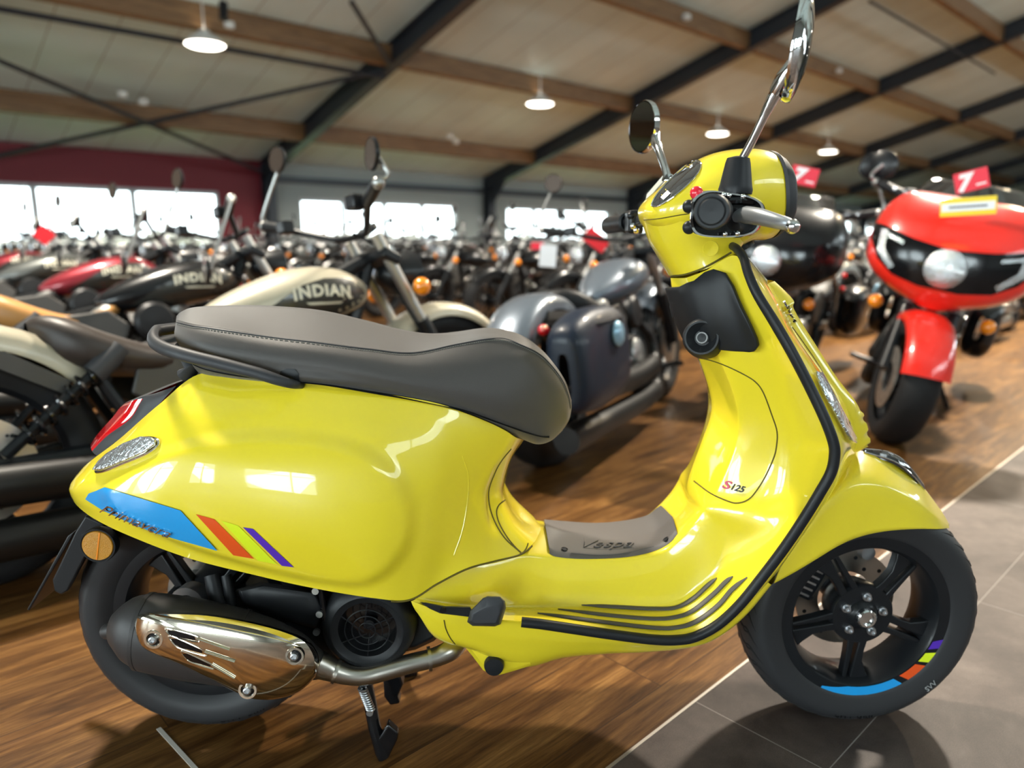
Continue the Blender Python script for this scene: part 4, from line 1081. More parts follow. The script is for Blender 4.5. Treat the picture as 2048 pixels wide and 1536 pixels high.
# ---- other walls, with the glazed front at the camera side
mb = MB(); mb.box(*ub(U1, U1 + .2, -.2, NE, 0, 9.6)); struct(mb.build('wall_right', DWALL))
mb = MB(); mb.box(*ub(U0, U1, NE, NE + .2, 0, 4.2)); mb.box(*ub(U0, U1, NE, NE + .2, 6.0, 8.2))
FILL_WIN = [(-12, -4), (-2, 6), (8, 16), (18, 26), (28, 36)]  # unseen high windows added to bring cool light to the ceiling
e_ = [U0] + [x for w in FILL_WIN for x in w] + [U1]
for i in range(0, len(e_), 2): mb.box(*ub(e_[i], e_[i + 1], NE, NE + .2, 4.2, 6.0))
struct(mb.build('wall_back', DWALL, angle=20))
FW = [(13.6, 16.0), (16.4, 18.8), (20.4, 22.0), (23.2, 27.2)]
mb = MB(); mb.box(*ub(U0 - .2, U0, -.2, NE, 0, .35)); mb.box(*ub(U0 - .2, U0, -.2, NE, 3.1, 9.6))
e_ = [-.2] + [x for w in FW for x in w] + [NE]
for i in range(0, len(e_), 2): mb.box(*ub(U0 - .2, U0, e_[i], e_[i + 1], .35, 3.1))
struct(mb.build('wall_left', DWALL, angle=20))
for n0, n1 in FW:
    WN[0] += 1; fr_ = MB(); t = .06
    for h0, h1 in ((.35, .35 + t), (3.1 - t, 3.1), (2.15, 2.15 + t)): fr_.box(*ub(U0 - .13, U0 - .05, n0, n1, h0, h1))
    for n in (n0, (n0 + n1) / 2, n1): fr_.box(*ub(U0 - .13, U0 - .05, n - t * .6, n + t * .6, .35, 3.1))
    f = struct(fr_.build('window_%d' % WN[0], FRM, angle=20))
    MB().box(*ub(U0 - .1, U0 - .09, n0, n1, .35, 3.1)).build('window_pane', glass, f)
for u0, u1 in FILL_WIN:  # frames and panes of the added high windows
    WN[0] += 1; fr_ = MB(); t = .07
    for h in (4.2 + t / 2, 6.0 - t / 2): fr_.box(*ub(u0, u1, NE + .05, NE + .13, h - t / 2, h + t / 2))
    for i in range(6):
        u = u0 + (u1 - u0) * i / 5; fr_.box(*ub(u - t / 2, u + t / 2, NE + .05, NE + .13, 4.2, 6.0))
    f = struct(fr_.build('window_%d' % WN[0], FRM, angle=20))
    MB().box(*ub(u0, u1, NE + .085, NE + .095, 4.2, 6.0)).build('window_pane', glass, f)
# ---- outside
GRS = mat('lawn', (.16, .22, .09), .9); HEDGE = mat('winter hedge', (.30, .27, .22), .95)
o = MB().box(((U0 + U1) / 2, 45.3, -.2), (260, 90, .2)).build('ground', GRS); struct(o)
hd_ = MB()
for i in range(60):
    u = -70 + i * 3.2; h = .5 + random.random() * .7; hd_.ball((u, 38 + random.random() * 6, h * .5), (2.4, 1.6, h), 8, 5)
o = struct(hd_.build('hedge', HEDGE)); o['kind'] = 'stuff'; tag(o, 'blurred low hedge far outside the strip windows', 'hedge')

# ---- hanging lamps
LAMPM = mat('lamp diffuser', (1, 1, 1), .4, emit=(1.0, .93, .80), estr=10)
LAMPB = mat('white lamp body', (.7, .7, .68), .4)
def lamp(u, n, h, label, energy, color=(1, .91, .77)):
    e = empty('ceiling_lamp', Bw(u, n, h))
    tag(e, label, 'lamp', 'round hanging lamps under the roof')
    top = hr_(n) + .40 - h
    MB().lathe([(.22, .08), (.16, .14), (.07, .29), (0, .335), (-.015, .33)], (0, 0, 0), (0, 0, 1), 28).build('lamp_housing', LAMPB, e)
    MB().lathe([(-.012, .325), (-.04, .28), (-.05, .0)], (0, 0, 0), (0, 0, 1), 28).build('lamp_diffuser', LAMPM, e)
    MB().tube([(0, 0, .15), (0, 0, top)], .012, 8).build('lamp_stem', LAMPB, e)
    l = bpy.data.lights.new('lamp_light', 'AREA'); l.shape = 'DISK'; l.size = .56; l.energy = energy; l.color = color; l.spread = R(150)
    lo = bpy.data.objects.new('lamp_light', l); COL.objects.link(lo); lo.parent = e; lo.location = (0, 0, -.053)
    return e
for px, py, lab in ((410, 88, 'round white lamp hanging nearest, at the upper left above the red wall'), (1080, 207, 'round lit lamp hanging left of the small round scooter mirror'), (1435, 267, 'round lit lamp between the two mirrors of the yellow scooter'), (1656, 303, 'small round lit lamp above the red and white seven card at right')):
    u, n, h = roof_pt(px, py, -.35); lamp(u, n, h, lab, 900)
sp_e = empty('track_spotlight', (0, 0, 0)); u, n, h = roof_pt(447, 20); sp_e.location = Bw(u, n, h)
tag(sp_e, 'black cylindrical spotlight hanging above the nearest lamp at the upper left', 'spotlight')
MB().lathe([(-.16, .0), (-.16, .075), (.12, .075), (.14, .05), (.14, 0)], (0, 0, 0), (0, .15, 1), 20).build('spot_body', MATS['black satin plastic'], sp_e)
MB().tube([(0, 0, .1), (0, 0, .5)], .015, 8).build('spot_stem', MATS['black satin plastic'], sp_e)
# ================================================================== motorcycles
def pm(name, c, rough=.35, metal=.3, coat=.6): return mat(name, c, rough, metal, coat)
CREAM = pm('cream paint', (.44, .395, .30), .38, .15, .3); BLKP = mat('black paint', (.006, .006, .007), .3, 0, .35, .3)
MRED = pm('dark red paint', (.24, .018, .028), .34, .5, .6); GREYP = pm('smoke grey paint', (.12, .125, .12), .36, .5, .5)
GBLUE = pm('grey blue paint', (.12, .145, .18), .35, .4, .6); NAVY = mat('navy paint', (.006, .012, .026), .45, 0, .1, .3)
RACE = pm('bright red paint', (.80, .022, .012), .3, 0, 1.0); SILV = pm('silver paint', (.45, .46, .47), .32, .7, .6)
TAN = mat('tan leather', (.42, .20, .055), .45, bump=(300, .3, .001)); BRN = mat('brown black leather', (.032, .023, .019), .45, bump=(300, .3, .001))
BLKL = mat('black leather', (.012, .012, .013), .5, spec=.3, bump=(300, .3, .001))
EMB = mat('dark tank panel', (.035, .034, .03), .35, .2, .4); LETT = mat('cream lettering', (.62, .58, .46), .4)
ENGM = mat('dark engine casting', (.015, .015, .016), .42, .3, spec=.35); ENGS = mat('silver engine casting', (.38, .38, .37), .36, .8)
PIPEB = mat('black exhaust coat', (.009, .0085, .008), .42, .1, spec=.35); GRYPAN = mat('grey bracket', (.06, .057, .054), .45, .3)
DISC = mat('brake disc steel', (.62, .56, .50), .35, .9); BROWNM = mat('brown mirror glass', (.075, .056, .045), .25, .3)

def rings(st, n=28, e=2.3):
    """st: (x, top, bottom, half width)"""
    return [superring(V((x, 0, t)), V((x, 0, b)), w, n, e) for x, t, b, w in st]
def loft(st, nu=26, n=28, e=2.3):
    r = rings(st, n, e); cols = [cr([q[j] for q in r], nu) for j in range(n)]
    return MB().grid([[cols[j][i] for j in range(n)] for i in range(nu)], cv=True)
def fender(cx, cz, rad, a0, a1, w, drop, n=22):
    g = []
    for i in range(n):
        a = R(a0 + (a1 - a0) * i / (n - 1)); c, s = math.cos(a), math.sin(a)
        g.append([V((cx + c * (rad + d), y, cz + s * (rad + d))) for y, d in ((0, 0), (-w * .55, -.005), (-w * .9, -.022), (-w, -.04), (-w, -drop))])
    return g
def wheel(name, x, z, rad, w, par, disc=True, spokes=10):
    r_ = MB(); k = rad
    r_.lathe([(-.035, k * .70), (-.045, k * .74), (-.02, k * .66), (.02, k * .66), (.045, k * .74), (.035, k * .70)], (0, 0, 0), (0, 1, 0), 40)
    r_.lathe([(-.07, 0), (-.07, .035), (-.03, .05), (.03, .05), (.07, .035), (.07, 0)], (0, 0, 0), (0, 1, 0), 18)
    for i in range(spokes):
        a = 2 * PI * i / spokes; r_.tube([(.045 * math.cos(a), .0, .045 * math.sin(a)), (k * .69 * math.cos(a + .12), 0, k * .69 * math.sin(a + .12))], [.014, .010], 6)
    o = r_.build(name, SATBLK, par); o.location = (x, 0, z)
    p = [(-.42, .70), (-.5, .80), (-.47, .90), (-.3, .975), (0, 1.0), (.3, .975), (.47, .90), (.5, .80), (.42, .70)]
    MB().lathe([(q.x, q.y) for q in cr([V((a * w, b * rad, 0)) for a, b in p], 21)], (0, 0, 0), (0, 1, 0), 48).build('tyre', TYREB, o, angle=60)
    if disc:
        d = MB(); d.lathe([(-.078, .07), (-.078, .145), (-.073, .145), (-.073, .07)], (0, 0, 0), (0, 1, 0), 36, close=True)
        dd = d.build('brake_disc', DISC, o)
        hh = MB()
        for i in range(16):
            a = 2 * PI * i / 16; hh.lathe([(-.0785, 0), (-.0785, .005), (-.077, .005)], (.115 * math.cos(a), 0, .115 * math.sin(a)), (0, 1, 0), 6)
        hh.build('drilled_pattern', BLK, dd)
    return o
def side_hit(bvh, x, z, s, off):
    p, n, i, d = bvh.ray_cast(V((x, s * 1.0, z)), V((0, -s, 0)))
    if p is None: p, n, i, d = bvh.find_nearest(V((x, s * .15, z)))
    if n.y * s < 0: n = -n
    return p + n * off
def side_poly(bvh, poly, s, m, name, par, off=.0015):
    bm = bmesh.new(); bm.faces.new([bm.verts.new((x, z, 0)) for x, z in poly]); bmesh.ops.triangulate(bm, faces=bm.faces)
    for _ in range(3):
        es = [e for e in bm.edges if e.calc_length() > .03]
        if es: bmesh.ops.subdivide_edges(bm, edges=es, cuts=1); bmesh.ops.triangulate(bm, faces=bm.faces)
    bm.verts.index_update(); vs = [side_hit(bvh, v.co.x, v.co.y, s, off) for v in bm.verts]; fs = [tuple(v.index for v in f.verts) for f in bm.faces]; bm.free()
    return MB().add(vs, fs).build(name, m, par)
def side_word(bvh, body, x0, x1, z, h, rise, m, name, par):
    vs, fs = text_mesh(body, 0, 1.15, .5, .035); w = max(v.x for v in vs); out = []
    for v in vs:
        t = v.x / w; x = x0 + (x1 - x0) * t; zz = z + rise * 4 * t * (1 - t) + v.y / .72 * h * (1 + .12 * (2 * t - 1) ** 2); out.append(side_hit(bvh, x, zz, -1, .004 + .002 * (v.z + .5)))
    return MB().add(out, fs).build(name, m, par)

PAINTED = ('fuel_tank', 'rear_fender', 'front_fender', 'fairing', 'saddlebag')
def make_bike(label, paint, seatm=BLKL, pipem=PIPEB, letter=True, mirrors=('high', 'high'), bags=None, fairing=False, panel=EMB, fend=None, lensm=CLEARL, leds=True, steer=0):
    b = empty('motorcycle'); tag(b, label, 'motorcycle')
    wheel('rear_wheel', 0, .325, .325, .16, b); fr_r = .325 if not fairing else .295; fw_ = wheel('front_wheel', 1.58, fr_r, fr_r, .13 if not fairing else .16, b); fw_.rotation_euler = (0, 0, R(steer))
    tk = loft([(0.600, 0.670, 0.645, 0.020), (0.640, 0.705, 0.625, 0.055), (0.740, 0.760, 0.610, 0.105), (0.880, 0.813, 0.610, 0.145), (1.000, 0.837, 0.630, 0.158), (1.110, 0.830, 0.650, 0.148), (1.190, 0.800, 0.675, 0.110), (1.235, 0.770, 0.705, 0.060), (1.245, 0.745, 0.725, 0.020)])
    tb = tk.bvh(); tank = tk.build('fuel_tank', paint, b, angle=70)
    MB().lathe([(0, .03), (.012, .03), (.016, .02), (.016, 0)], (1.02, 0, .833), (0, 0, 1), 18).build('filler_cap', SATBLK, tank)
    if panel:
        for s in (-1, 1):
            side_poly(tb, [(.72, .640), (.78, .672), (.86, .72), (.94, .765), (1.02, .785), (1.10, .785), (1.16, .765), (1.195, .73), (1.17, .69), (1.06, .655), (.92, .635)], s, panel, 'tank_panel', tank)
    if letter:
        side_word(tb, 'INDIAN', .90, 1.11, .715, .036, .012, LETT, 'tank_lettering', tank)
        side_poly(tb, [(.94, .706), (1.08, .706), (1.07, .699), (.95, .699)], -1, LETT, 'tank_underline', tank, .005)
    st = loft([(.17, .705, .66, .03), (.20, .722, .60, .09), (.26, .712, .56, .14), (.37, .655, .53, .165), (.48, .615, .52, .155), (.58, .62, .54, .11), (.66, .655, .58, .075), (.70, .655, .61, .03)], 26, 28, 2.6).build('seat', seatm, b, angle=60)
    MB().tube([(.19, -.05, .695), (.26, -.12, .67), (.37, -.15, .62), (.48, -.14, .585), (.6, -.085, .60)], .006, 6).build('seat_piping', seatm, st)
    rf = MB().sym(fender(0, .325, .395, 36, 168, .105, .075)).build('rear_fender', fend or paint, b, angle=60)
    MB().prism([(x, -.108, z) for x, z in [(.24, .535), (.10, .63), (-.10, .645), (-.12, .61), (.06, .60), (.22, .50)]], (0, -.008, 0)).build('fender_strut', GRYPAN, rf)
    tl = MB().ball((-.36, 0, .46), (.025, .05, .035)).build('tail_light', REDL, b)
    ff_ = MB().sym(fender(0, 0, fr_r + .035, 40 if not fairing else 16, 140 if not fairing else 110, .076 if not fairing else .098, .06)).build('front_fender', fend or paint, b, angle=60); ff_.location = (1.58, 0, fr_r); ff_.rotation_euler = (0, 0, R(steer))
    # engine
    en = MB(); en.box((.78, 0, .33), (.40, .22, .22)); en.box((.55, 0, .36), (.24, .20, .16)); e = en.build('engine_case', ENGM, b, bevel=.04)
    for sgn, a in ((-1, -27), (1, 27)):
        c = MB(); R_ = Matrix.Rotation(R(a), 3, 'Y'); base = V((.78 + sgn * .05, 0, .42)); d = R_ @ V((0, 0, 1))
        for i in range(9): c.lathe([(0, .02), (0, .075), (.008, .078), (.016, .075), (.016, .02)], base + d * (.02 + i * .02), d, 20)
        cy = c.build('cylinder', ENGM, b)
        MB().lathe([(0, .07), (.03, .072), (.05, .05), (.055, 0)], base + d * .20, d, 20).build('cylinder_head', ENGS, cy)
    for s in (-1, 1):
        MB().lathe([(0, .095), (s * .02, .095), (s * .035, .08), (s * .04, .05), (s * .04, 0)], (.86, s * .11, .34), (0, 1, 0), 28).build('engine_cover', ENGS, e)
        MB().lathe([(0, .07), (s * .02, .07), (s * .03, .05), (s * .03, 0)], (.64, s * .105, .37), (0, 1, 0), 24).build('engine_cover', ENGM, e)
    MB().lathe([(0, .085), (-.03, .085), (-.045, .07), (-.05, 0)], (.80, -.12, .56), (0, 1, 0), 24).build('air_cleaner', ENGM, e)
    bm_ = MB()
    for i in range(10): bm_.ball((.62 + .035 * i, -.115 - .008 * (i % 2), .255 + .05 * ((i * 7) % 5) / 2), .013, 8, 6)
    bm_.build('casing_bolts', CHROME, e)
    # frame, side panel, swingarm
    fr_ = MB(); fr_.tube([(1.28, 0, .84), (1.16, 0, .55), (1.10, 0, .25), (.9, 0, .2)], .028, 8); fr_.tube([(1.28, 0, .86), (.9, 0, .68), (.6, 0, .62), (.3, 0, .56)], .03, 8)
    for s in (-1, 1): fr_.tube([(1.1, s * .12, .26), (.75, s * .14, .18), (.45, s * .14, .24), (.30, s * .12, .55)], .018, 8)
    fr_.build('frame', SATBLK, b)
    for s in (-1, 1):
        MB().prism([(x, s * .125, z) for x, z in [(.42, .60), (.62, .62), (.70, .55), (.66, .44), (.52, .38), (.38, .48)]], (0, s * .02, 0)).build('side_panel', GRYPAN, b, bevel=.008)
        MB().tube([(0, s * .11, .325), (.42, s * .11, .33)], .024, 8).build('swingarm', SATBLK, b)
        sh = MB().tube([(.06, s * .15, .36), (.36, s * .14, .60)], .016, 8).build('shock_absorber', SATBLK, b)
        sp_ = []
        for i in range(70):
            t = i / 69; c = V((.10, s * .15, .39)).lerp(V((.29, s * .145, .545)), t); w = t * 2 * PI * 7; sp_.append(c + V((-.62 * math.cos(w) * .026, math.sin(w) * .026, .78 * math.cos(w) * .026)))
        MB().tube(sp_, .006, 5).build('coil_spring', GLOSSBLK, sh)
        MB().tube([(.29, s * .145, .545), (.37, s * .14, .61)], .032, 12).build('shock_top', DGREY, sh)
    # exhaust, right side
    for z0, z1, r_ in ((.27, .31, .054), (.145, .165, .054)):
        MB().tube(cr([V(q) for q in [(.88, -.14, .50), (.96, -.17, .40), (.93, -.18, z0 + .03), (.75, -.19, z0), (.45, -.20, z0), (-.28, -.21, z1)]], 26), [.024, .024, .026, .034, r_, r_, r_, r_, r_], 14).build('exhaust_pipe', pipem, b)
    # fork, headlight, bars
    for s in (-1, 1):
        f = MB().tube([(1.58, s * .10, .325), (1.43, s * .10, .62)], .03, 12).build('fork_leg', SATBLK, b)
        MB().tube([(1.44, s * .10, .60), (1.27, s * .10, .94)], .022, 12).build('fork_tube', ENGS, f)
    MB().box((1.31, 0, .86), (.08, .28, .04), Matrix.Rotation(R(26), 3, 'Y')).build('triple_clamp', SATBLK, b, bevel=.01)
    if not fairing:
        hl = MB().lathe([(-.14, .0), (-.13, .04), (-.08, .08), (0, .092), (.01, .095), (.015, .088)], (1.46, 0, .80), (1, 0, 0), 28).build('headlight', SATBLK if lensm is CLEARL else CHROME, b)
        MB().lathe([(.012, .087), (.03, .06), (.036, 0)], (1.46, 0, .80), (1, 0, 0), 28).build('headlight_lens', CLEARL, hl)
        MB().lathe([(0, .045), (.02, .045), (.022, 0)], (1.30, 0, .96), (-.5, 0, .8), 18).build('instrument', SATBLK, b)
    hb = cr([V(q) for q in [(1.09, -.43, 1.05), (1.12, -.32, 1.02), (1.18, -.2, .98), (1.23, -.1, .95), (1.24, 0, .945), (1.23, .1, .95), (1.18, .2, .98), (1.12, .32, 1.02), (1.09, .43, 1.05)]], 40)
    bar = MB().tube(hb, .0125, 10).build('handlebar', SATBLK, b); bar.location = (0, 0, .10 if fairing else 0)
    for s, md in ((-1, mirrors[0]), (1, mirrors[1])):
        MB().tube([(1.09, s * .43, 1.05), (1.125, s * .30, 1.015)], .021, 12).build('hand_grip', BLK, bar)
        MB().box((1.10, s * .27, 1.02), (.05, .06, .05)).build('switch_block', SATBLK, bar, bevel=.008)
        MB().tube([(1.12, s * .26, 1.02), (1.13, s * .34, 1.03), (1.09, s * .42, 1.045)], .007, 6).build('hand_lever', ALU, bar)
        if md == 'high':
            c = V((1.08, -.43, 1.14)) if s < 0 else V((1.14, .36, 1.30)); pts = [(1.09, s * .44, 1.055), (1.11, s * .465, 1.07), (1.10, s * .46, 1.10), c + V((.02, 0, 0))]
        elif md == 'low':
            c = V((.93, s * .47, .745)); pts = [(1.09, s * .44, 1.05), (1.07, s * .465, 1.02), c + V((.02, 0, 0))]
        else:
            c = V((1.06, s * .36, 1.24)); pts = [(1.10, s * .28, 1.04), (1.10, s * .31, 1.15), c + V((.02, 0, 0))]
        MB().tube(cr([V(q) for q in pts], 12), .008, 8).build('mirror_stem', ENGS, bar)
        ms_ = mirror('mirror_shell', bar, c, (-.97, -s * .18, .05), .068 if fairing else (.058 if md == 'low' else .05), .022, 1.0, glass_m=BROWNM)
        ms_.data.materials[0] = SATBLK
        MB().ball((1.09, s * .438, 1.05), .022, 10, 8).build('bar_end', ENGS, bar)
    for x, y, z in ((1.40, .17 if not fairing else .24, .74 if not fairing else .60), (1.40, -.17 if not fairing else -.24, .74 if not fairing else .60), (-.22, .14, .58), (-.22, -.14, .58)):
        MB().ball((x, y, z), .034 if x > 0 else .022, 14, 10).build('turn_signal', ORANGEL if x > 0 else REDL, b)
    MB().tube([(.72, .14, .2), (.66, .24, .03), (.70, .26, .012)], .012, 8).build('kickstand', SATBLK, b)
    MB().tube([(1.0, -.13, .24), (1.05, -.26, .26), (1.02, -.30, .26)], .014, 8).build('foot_peg', BLK, b)
    MB().tube(cr([V(q) for q in [(1.2, -.06, .95), (1.34, -.09, .86), (1.36, -.09, .7), (1.5, -.12, .45)]], 14), .006, 6).build('brake_hose', BLK, b)
    if bags:
        for s in ((-1, 1) if fairing else (-1,)):
            bg_ = loft([(-.36, .50, .34, .02), (-.34, .59, .28, .07), (-.18, .64, .26, .09), (.02, .64, .27, .09), (.12, .61, .31, .08), (.17, .55, .38, .03)], 20, 24, 3.2)
            bg_.v = [v + V((0, s * .27, 0)) for v in bg_.v]
            q = bg_.build('saddlebag', bags, b, angle=60)
            MB().tube([(-.33, s * .27, .58), (-.18, s * .357, .585), (.02, s * .357, .585), (.12, s * .33, .57)], .006, 6).build('bag_lid_seam', BLK, q)
        MB().ball((-.05, -.37, .53), (.05, .02, .05), 14, 10).build('bag_reflector', mat('pale blue disc', (.25, .42, .55), .2, .3), b)
    if fairing:
        g = []
        for z, w, xf, xb in ((1.135, .22, 1.34, 1.22), (1.11, .28, 1.43, 1.23), (1.04, .33, 1.52, 1.25), (.94, .355, 1.585, 1.26), (.84, .355, 1.60, 1.27), (.76, .32, 1.59, 1.29), (.69, .22, 1.57, 1.33), (.63, .06, 1.53, 1.36)):
            g.append([V((xb + (xf - xb) * math.cos(t) ** .45, -w * math.sin(t), z)) for t in [PI / 2 * i / 12 * .999 for i in range(13)]])
        cols = [cr([r[j] for r in g], 36) for j in range(13)]; gg_ = [[cols[j][i] for j in range(13)] for i in range(36)]
        fa2 = MB().sym(gg_); fb2 = fa2.bvh(); fo = fa2.build('fairing', paint, b, angle=60)
        def front(y, z, off):
            p, n, i, d = fb2.ray_cast(V((2.5, y, z)), V((-1, 0, 0)))
            if p is None: p, n, i, d = fb2.find_nearest(V((1.55, y, z)))
            if n.x < 0: n = -n
            return p + n * off
        def fpoly(poly, m, name, par, off):
            bm = bmesh.new(); bm.faces.new([bm.verts.new((x, z, 0)) for x, z in poly]); bmesh.ops.triangulate(bm, faces=bm.faces)
            for _ in range(4):
                es = [e2 for e2 in bm.edges if e2.calc_length() > .03]
                if es: bmesh.ops.subdivide_edges(bm, edges=es, cuts=1); bmesh.ops.triangulate(bm, faces=bm.faces)
            bm.verts.index_update(); vs = [front(v.co.x, v.co.y, off) for v in bm.verts]; fs = [tuple(v.index for v in f.verts) for f in bm.faces]; bm.free()
            return MB().add(vs, fs).build(name, m, par)
        band = fpoly([(-.345, .955), (-.30, .955), (-.16, .92), (0, .90), (.16, .92), (.30, .955), (.345, .955), (.335, .885), (.28, .805), (.2, .75), (.08, .725), (-.08, .725), (-.2, .75), (-.28, .805), (-.335, .885)], GLOSSBLK, 'light_band', fo, .004)
        for s in (-1, 1) if leds else ():
            fpoly([(s * .30, .935), (s * .27, .935), (s * .262, .855), (s * .20, .79), (s * .215, .77), (s * .288, .84)][::s], CLEARL, 'running_light', band, .007)
            fpoly([(s * .30, .935), (s * .19, .90), (s * .19, .885), (s * .295, .918)][::s], CLEARL, 'running_light', band, .0075)
        MB().lathe([(-.05, .085), (.02, .085), (.035, .07), (.045, .03), (.046, 0)], (1.585, 0, .820), (1, 0, 0), 28).build('headlight_lens', CLEARL, band)
        MB().box((1.625, 0, .820), (.012, .15, .012)).build('lens_bar', SILV, band)
        scr = []
        for i in range(10):
            t = i / 9; z = 1.10 + .11 * t; x = 1.40 - .16 * t; w = .26 - .07 * t
            scr.append([V((x - .12 * math.sin(a) ** 2, -w * math.sin(a), z)) for a in [PI / 2 * k / 8 for k in range(9)]])
        MB().sym(scr).build('windscreen', MATS['smoked screen'] if 'smoked screen' in MATS else mat('smoked screen', (.03, .03, .03), .08, 0, .5, trans=.35), b, solid=.004)
    return b

def copy_tree(o, parent=None):
    c = o.copy(); COL.objects.link(c)
    if parent is not None: c.parent = parent; c.matrix_parent_inverse = o.matrix_parent_inverse
    for ch in list(o.children): copy_tree(ch, c)
    return c
def repaint(o, m):
    for ch in o.children:
        if ch.name.split('.')[0] in PAINTED:
            ch.material_slots[0].link = 'OBJECT'; ch.material_slots[0].material = m
def reseat(o, m):
    for ch in o.children:
        if ch.name.split('.')[0] == 'seat': ch.material_slots[0].link = 'OBJECT'; ch.material_slots[0].material = m
def put(o, x, y, head, lean=8.0):
    """rear contact point on the floor, heading in degrees, leaning to its left on the stand"""
    o.rotation_mode = 'XYZ'
    o.matrix_world = Matrix.Translation(V((x, y, 0))) @ Matrix.Rotation(R(head), 4, 'Z') @ Matrix.Rotation(-R(lean), 4, 'X')
    return o
HD = 42.0
c1 = put(make_bike('cream tanked cruiser motorcycle with dark seat right behind the yellow scooter', CREAM, BRN, mirrors=('high', 'high')), -1.42, 1.83, HD)
base2 = make_bike('black tanked cruiser with tan leather seat, second in the row behind the cream one', BLKP, TAN, mirrors=('low', 'high'))
row = V((-math.sin(R(HD)), math.cos(R(HD)), 0))
def rowpos(s): return V((-1.42, 1.83, 0)) + row * s
p = rowpos(1.19); put(base2, p.x, p.y, HD)
def clone(src, label, paint=None, seatm=None, group=None):
    o = copy_tree(src); o['label'] = label
    if group: o['group'] = group
    if paint: repaint(o, paint)
    if seatm: reseat(o, seatm)
    return o
o = clone(base2, 'dark red tanked cruiser motorcycle, third in the left row behind the black tanked one', MRED, BLKL); p = rowpos(2.45); put(o, p.x, p.y, HD)
o = clone(base2, 'smoke grey tanked cruiser motorcycle, fourth in the left row beyond the red tanked one', GREYP, BLKL); p = rowpos(4.1); put(o, p.x, p.y, HD)
o = clone(base2, 'deep red motorcycle fifth in the left row, at the left edge of the photo', MRED, BLKL); p = rowpos(5.6); put(o, p.x, p.y, HD)
# grey blue bagger with navy saddlebags in the middle
gb = put(make_bike('grey blue cruiser with navy saddlebags standing between the seat and the handlebars of the scooter', GBLUE, BLKL, letter=False, panel=None, bags=NAVY), .17, 2.93, 62)
rb = put(make_bike('bright red fairing motorcycle facing the camera at the right edge', RACE, BLKL, letter=False, panel=None, bags=BLKP, fairing=True, steer=16), 2.60, 4.66, 238, 12)
bb = put(make_bike('black fairing motorcycle with round headlight standing left of the red one', BLKP, BLKL, letter=False, panel=None, bags=BLKP, fairing=True, leds=False, steer=10), 2.236, 5.55, 236)
# ---- the crowd of parked motorcycles
crowd = make_bike('dark motorcycle in the blurred crowd parked between the row of cruisers and the far windows', BLKP, BLKL, pipem=STEEL, letter=False, panel=None, mirrors=('stalk', 'stalk'))
crowd['group'] = 'crowd of parked motorcycles'
CLAB = crowd['label']
PAINTS = [BLKP, BLKP, BLKP, GREYP, BLKP, NAVY, BLKP, MRED, BLKP, BLKP, SILV, BLKP, GBLUE]
specials = [V((-1.0, 2.2, 0)), V((.4, 3.4, 0)), V((2.2, 4.0, 0)), V((1.6, 4.4, 0))] + [rowpos(s) + V((.58, .53, 0)) for s in (0, 1.19, 2.45, 4.1, 5.6)]
def corners(q, head):
    h = V((math.cos(R(head)), math.sin(R(head)), 0)); n = V((-h.y, h.x, 0))
    return [q + h * a + n * b for a, b in ((-.42, -.46), (1.95, -.46), (1.95, .52), (-.42, .52))]
def clash(a, b):
    for P_ in (a, b):
        for i in range(2):
            e = P_[i + 1] - P_[i]; ax_ = V((-e.y, e.x, 0)); pa_ = [p.dot(ax_) for p in a]; pb_ = [p.dot(ax_) for p in b]
            if max(pa_) < min(pb_) or max(pb_) < min(pa_): return False
    return True
taken = [corners(rowpos(s), HD) for s in (0, 1.19, 2.45, 4.1, 5.6)] + [corners(V((.17, 2.93, 0)), 62), corners(V((2.60, 4.66, 0)), 238), corners(V((2.236, 5.55, 0)), 236)]
spots = []
for k in range(9):
    dm = 3.1 + 2.4 * k; head = 222 if k in (0, 1, 3, 5, 7) else 42
    for j in range(-60, 260):
        hv = V((math.cos(R(head)), math.sin(R(head)), 0)); mid = V((-1.42, 1.83, 0)) + U * dm + (-N) * (j * .1)
        q = mid - hv * .76
        if mid.y < 3.2 or mid.y > 18 or abs(mid.x / mid.y) > .84: continue
        if mid.x > .3 and mid.y < 4.4 + .3 * mid.x: continue
        if mid.x > 1.2 and mid.y < 5.2: continue
        if (mid - W0).dot(N) < 1.7: continue
        c = corners(q, head)
        if any(clash(c, t) for t in taken): continue
        taken.append(c); spots.append((q, head))
spots.sort(key=lambda t: t[0].y)
print('crowd', len(spots))
first = True
for i, (q, head) in enumerate(spots[:110]):
    o = crowd if first else copy_tree(crowd); first = False
    repaint(o, PAINTS[i % len(PAINTS)])
    put(o, q.x, q.y, head, 8)

# ---- cards and paper on the bikes
CARDR = mat('red card', (.72, .02, .05), .5); CARDY = mat('yellow card', (.85, .62, .02), .5)
def card(px, py, depth, w, h, roll, base, label, cat, seven=False, name='price_card'):
    r = ray(px, py); p = V((0, 0, CAMH)) + r * (depth / r.y)
    e = MB().box((0, 0, 0), (w, .002, h)).build(name, base, None, bevel=.0006)
    e.matrix_world = Matrix.Translation(p) @ Matrix.Rotation(-math.atan2(r.x, r.y), 4, 'Z') @ Matrix.Rotation(R(roll), 4, 'Y')
    tag(e, label, cat)
    if seven:
        vs, fs = text_mesh('7', .25, 1, .5, .05); s = h * .8 / .72; wv = max(v.x for v in vs)
        MB().add([V(((v.x - wv / 2) * s - w * .16, -.0014 - .0005 * (v.z + .5), (v.y - .36) * s)) for v in vs], fs).build('printed_figure', WHITEP, e)
        MB().box((w * .26, -.0014, -h * .26), (w * .3, .0006, h * .08)).build('printed_line', WHITEP, e)
    return e
card(1608, 352, 3.6, .125, .085, 14, CARDR, 'red card with a white 7 on the black fairing motorcycle', 'card', True)
